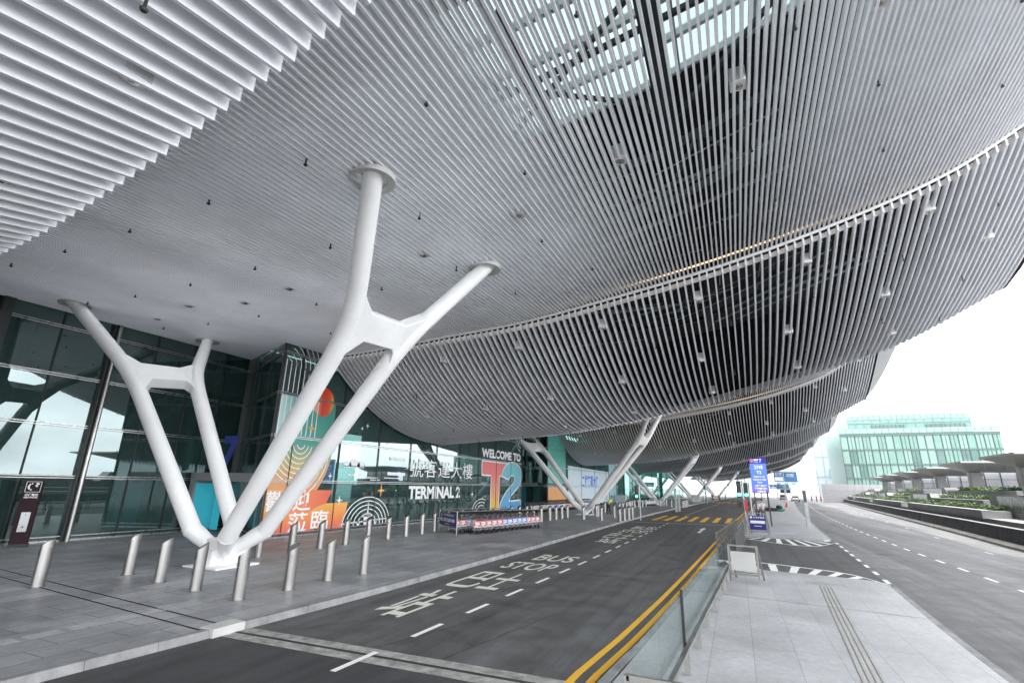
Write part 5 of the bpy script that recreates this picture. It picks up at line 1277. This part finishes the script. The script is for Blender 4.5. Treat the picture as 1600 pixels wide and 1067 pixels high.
# people
def skin_mesh(name, verts, edges, m, parent, sub=1, root=0):
    me = bpy.data.meshes.new(name); me.from_pydata([v[0] for v in verts], edges, [])
    o = bpy.data.objects.new(name, me); COL.objects.link(o)
    o.modifiers.new('skin', 'SKIN')
    sl = me.skin_vertices[0].data if me.skin_vertices else None
    if sl is None:
        bpy.context.view_layer.objects.active = o; me.attributes
    for i, v in enumerate(verts):
        r = v[1]; r = (r, r) if not isinstance(r, tuple) else r
        me.skin_vertices[0].data[i].radius = r; me.skin_vertices[0].data[i].use_root = (i == root)
    s = o.modifiers.new('sub', 'SUBSURF'); s.levels = sub; s.render_levels = sub
    bpy.context.view_layer.update()
    ev = bpy.data.meshes.new_from_object(o.evaluated_get(bpy.context.evaluated_depsgraph_get()))
    bpy.data.objects.remove(o)
    ev.name = name; ev.materials.clear(); ev.materials.append(m); ev.polygons.foreach_set('use_smooth', [True]*len(ev.polygons))
    q = bpy.data.objects.new(name, ev); COL.objects.link(q); q.parent = parent
    return q
SKIN = M('skin_tone', (.42, .24, .16), .5, var=.06); HAIR = M('black_hair', (.015, .012, .01), .5)
def person(label, loc, rz, top, trousers, vest=None, lean=0.0, stride=.12, armbend=.25, h=1.70, hat=None, crouch=0.0):
    t = thing('person', label, 'person', loc, rz); S = h/1.70
    hip = .90-.38*crouch; sh = Vector((0, -math.sin(lean)*.52, hip+math.cos(lean)*.52))
    nk = sh+Vector((0, -math.sin(lean)*.10-.01, .09)); hd = nk+Vector((0, -.03-math.sin(lean)*.08, .13)); hd2 = hd+Vector((0, -.01, .09))
    v = lambda p: tuple(Vector(p)*S)
    LK = [Vector((s*.10, -stride*s*.6-.34*crouch, .49-.08*crouch)) for s in (-1, 1)]; LA = [Vector((s*.10, stride*s*.9*-1+.06+.05*crouch, .09)) for s in (-1, 1)]
    V = []; E = []
    def add(p, r): V.append((v(p), r*S if not isinstance(r, tuple) else (r[0]*S, r[1]*S))); return len(V)-1
    p0 = add((0, 0, hip), (.145, .105)); w0 = add((0, -math.sin(lean)*.22, hip+.22*math.cos(lean)), (.13, .095)); c0 = add((0, -math.sin(lean)*.40, hip+.40*math.cos(lean)), (.155, .11)); n0 = add(nk, .058); h0 = add(hd, (.078, .088)); h1 = add(hd2, (.074, .085))
    E += [(p0, w0), (w0, c0), (c0, n0), (n0, h0), (h0, h1)]
    arms = []; legs = []
    for i, s in enumerate((-1, 1)):
        a = add(sh+Vector((s*.19, 0, -.03)), .058); el = sh+Vector((s*.25, .05, -.30)); wr = el+Vector((s*-.03, -.10-armbend*.6, -.22+armbend*.4))
        e = add(el, .043); w = add(wr, .030); d = (wr-el).normalized(); pm = add(wr+d*.06, .034)
        E += [(c0, a), (a, e), (e, w), (w, pm)]; arms.append((sh+Vector((s*.19, 0, -.03)), el, wr))
        for j in range(4):
            k = add(wr+d*.105+Vector((0, (j-1.5)*.020, 0)), .0095); k2 = add(wr+d*(.155-.008*abs(j-1.2))+Vector((-s*.012, (j-1.5)*.021, -.004)), .008); E += [(pm, k), (k, k2)]
        k = add(wr+d*.07+Vector((-s*.01, -.045, 0)), .010); E += [(pm, k)]
        th = add((s*.10, 0, hip-.10), .085); kn = add(LK[i], .058); an = add(LA[i], .040); to = add(LA[i]+Vector((0, -.16, -.055)), .036)
        E += [(p0, th), (th, kn), (kn, an), (an, to)]; legs.append((Vector((s*.10, 0, hip-.10)), LK[i], LA[i]))
    skin_mesh('body', V, E, SKIN, t)
    V2 = []; 
    V, E = [], []
    p0 = add((0, 0, hip-.03), (.165, .125)); w0 = add((0, -math.sin(lean)*.22, hip+.22*math.cos(lean)), (.15, .112)); c0 = add((0, -math.sin(lean)*.41, hip+.41*math.cos(lean)), (.175, .128)); n0 = add(nk-Vector((0, 0, .04)), .075)
    E += [(p0, w0), (w0, c0), (c0, n0)]
    for a, e, w in arms:
        i0 = add(a, .075); i1 = add(a.lerp(e, .85), .066); E += [(c0, i0), (i0, i1)]
    skin_mesh('shirt', V, E, vest or top, t)
    V, E = [], []
    p0 = add((0, 0, hip-.02), (.158, .12))
    for a, k, l in legs:
        i0 = add(a, .102); i1 = add(k, .076); i2 = add(l+Vector((0, 0, .03)), .062); E += [(p0, i0), (i0, i1), (i1, i2)]
    skin_mesh('trousers', V, E, trousers, t)
    mb = MB(); c = (hd2+Vector((0, .018, .028)))*S; mb.sphere(c, .098*S, 14, 9, sc=(.92, 1.05, .92)); mb.build('hair' if hat is None else 'cap', hat or HAIR, t, smooth=True)
    mb = MB(); f = hd*S
    mb.sphere(f+Vector((0, -.098, .015))*S, .016*S, 6, 5, sc=(.8, 1, 1.2))
    for s in (-1, 1): mb.sphere(f+Vector((s*.088, .01, .03))*S, .022*S, 6, 5, sc=(.5, .8, 1.3))
    mb.build('nose_and_ears', SKIN, t, smooth=True)
    mb = MB()
    for s in (-1, 1): mb.sphere(f+Vector((s*.034, -.085, .045))*S, .010*S, 6, 4)
    mb.sphere(f+Vector((0, -.085, -.03))*S, .012*S, 6, 4, sc=(2, .5, .5)); mb.build('eyes_and_mouth', HAIR, t)
    for l in LA:
        mb = MB(); mb.sphere((l+Vector((0, -.07, -.045)))*S, .05*S, 10, 6, sc=(.95, 2.6, .9)); mb.build('shoe', BLACK, t, smooth=True)
    return t
TW = M('white_cotton', (.72, .74, .78), .8, var=.06); TD = M('dark_trousers', (.03, .03, .035), .8); TG = M('grey_trousers', (.15, .15, .17), .8); HV = M('hi_vis_yellow', (.55, .75, .06), .6); RV = M('hi_vis_red', (.80, .12, .10), .6); DK = M('dark_jacket', (.04, .045, .06), .7)
person('person in a white shirt and dark trousers standing behind the navy notice', (1.5, 49.6, .12), math.radians(150), TW, TD, stride=.06)
person('person in a pale top half hidden beside the one in the white shirt', (2.0, 51.6, .12), math.radians(-160), M('pale_blue_cotton', (.55, .60, .66), .8), TG, stride=.1)
person('worker in a yellow vest bending by the second column', (-12.0, 51.7, .13), math.radians(70), DK, TD, HV, lean=.55, armbend=.4)
person('person in dark clothes by the far pavement poles', (-4.9, 119, .13), math.radians(20), DK, TD)
person('person in a red top crouching at the far kerb', (-3.6, 124, .13), math.radians(-30), RV, TD, RV, lean=.5, crouch=.7)
person('worker in a yellow vest walking at the far end of the pavement', (-2.9, 150, .13), math.radians(10), DK, TD, HV)
person('person in dark clothes standing on the far outer road', (18.4, 160, 0), math.radians(30), DK, TD)
person('worker in a red vest on the far outer road, left of two', (19.1, 156, 0), math.radians(-20), RV, TG, RV)
person('worker in a red vest and dark trousers on the far outer road, right of two', (20.2, 157, 0), math.radians(160), RV, TD, RV)
person('tiny person in grey walking on the far island', (12.2, 188, .12), math.radians(0), M('grey_shirt', (.3, .34, .4), .8), TD)
# ------------------------------------------------------------------ camera, sun and sky
F = 765.0; ROLL = math.radians(1.1); PITCH = math.atan(224.5/765.0); AZ = math.radians(24.0)
fwd = Vector((-math.sin(AZ)*math.cos(PITCH), math.cos(AZ)*math.cos(PITCH), math.sin(PITCH)))
right0 = Vector((math.cos(AZ), math.sin(AZ), 0)); up0 = right0.cross(fwd)
right = right0*math.cos(ROLL)+up0*math.sin(ROLL); up = up0*math.cos(ROLL)-right0*math.sin(ROLL)
cam = bpy.data.cameras.new('camera'); co = bpy.data.objects.new('camera', cam); COL.objects.link(co)
co.matrix_world = Matrix(((right.x, up.x, -fwd.x, 0), (right.y, up.y, -fwd.y, 0), (right.z, up.z, -fwd.z, 2.7), (0, 0, 0, 1)))
cam.sensor_width = 36; cam.lens = 36*F/1600; cam.clip_start = .05; cam.clip_end = 5000
SC.camera = co
sdir = Vector((.20, -.10, 1)).normalized()          # towards the sun
elev = math.asin(sdir.z); azi = math.atan2(sdir.x, sdir.y)
sun = bpy.data.lights.new('sun', 'SUN'); sun.energy = 4.5; sun.angle = math.radians(.53); sun.color = (1, .965, .90)
so = bpy.data.objects.new('sun', sun); COL.objects.link(so); so.location = (60, -40, 200); so.rotation_euler = sdir.to_track_quat('Z', 'Y').to_euler()
w = bpy.data.worlds.new('World'); SC.world = w; w.use_nodes = True; nt = w.node_tree; bg = nt.nodes['Background']
sk = nt.nodes.new('ShaderNodeTexSky'); sk.sky_type = 'NISHITA'; sk.sun_disc = False; sk.sun_elevation = elev; sk.sun_rotation = azi; sk.dust_density = 6.0; sk.air_density = 1.2; sk.ozone_density = 1.0; sk.altitude = 10
# bright summer haze and thin cloud over the sky
tc = nt.nodes.new('ShaderNodeTexCoord'); mp = nt.nodes.new('ShaderNodeMapping'); mp.inputs['Scale'].default_value = (1, 1, 2.4); nt.links.new(tc.outputs['Generated'], mp.inputs[0])
ns = nt.nodes.new('ShaderNodeTexNoise'); ns.inputs['Scale'].default_value = 2.2; ns.inputs['Detail'].default_value = 6; nt.links.new(mp.outputs[0], ns.inputs['Vector'])
hz = ramp(nt, ns.outputs['Fac'], [(.35, .45), (.62, .95)])
col = mixc(nt, sk.outputs[0], (50.0, 51.0, 52.0), hz)
nt.links.new(col, bg.inputs[0]); bg.inputs[1].default_value = .15
SC.view_settings.view_transform = 'Standard'; SC.view_settings.look = 'None'; SC.view_settings.exposure = 0; SC.view_settings.gamma = 1
SC.render.engine = 'CYCLES'
SC.cycles.max_bounces = 10; SC.cycles.diffuse_bounces = 5; SC.cycles.glossy_bounces = 4; SC.cycles.transparent_max_bounces = 12
SC.cycles.caustics_reflective = False; SC.cycles.caustics_refractive = False; SC.cycles.use_denoising = True
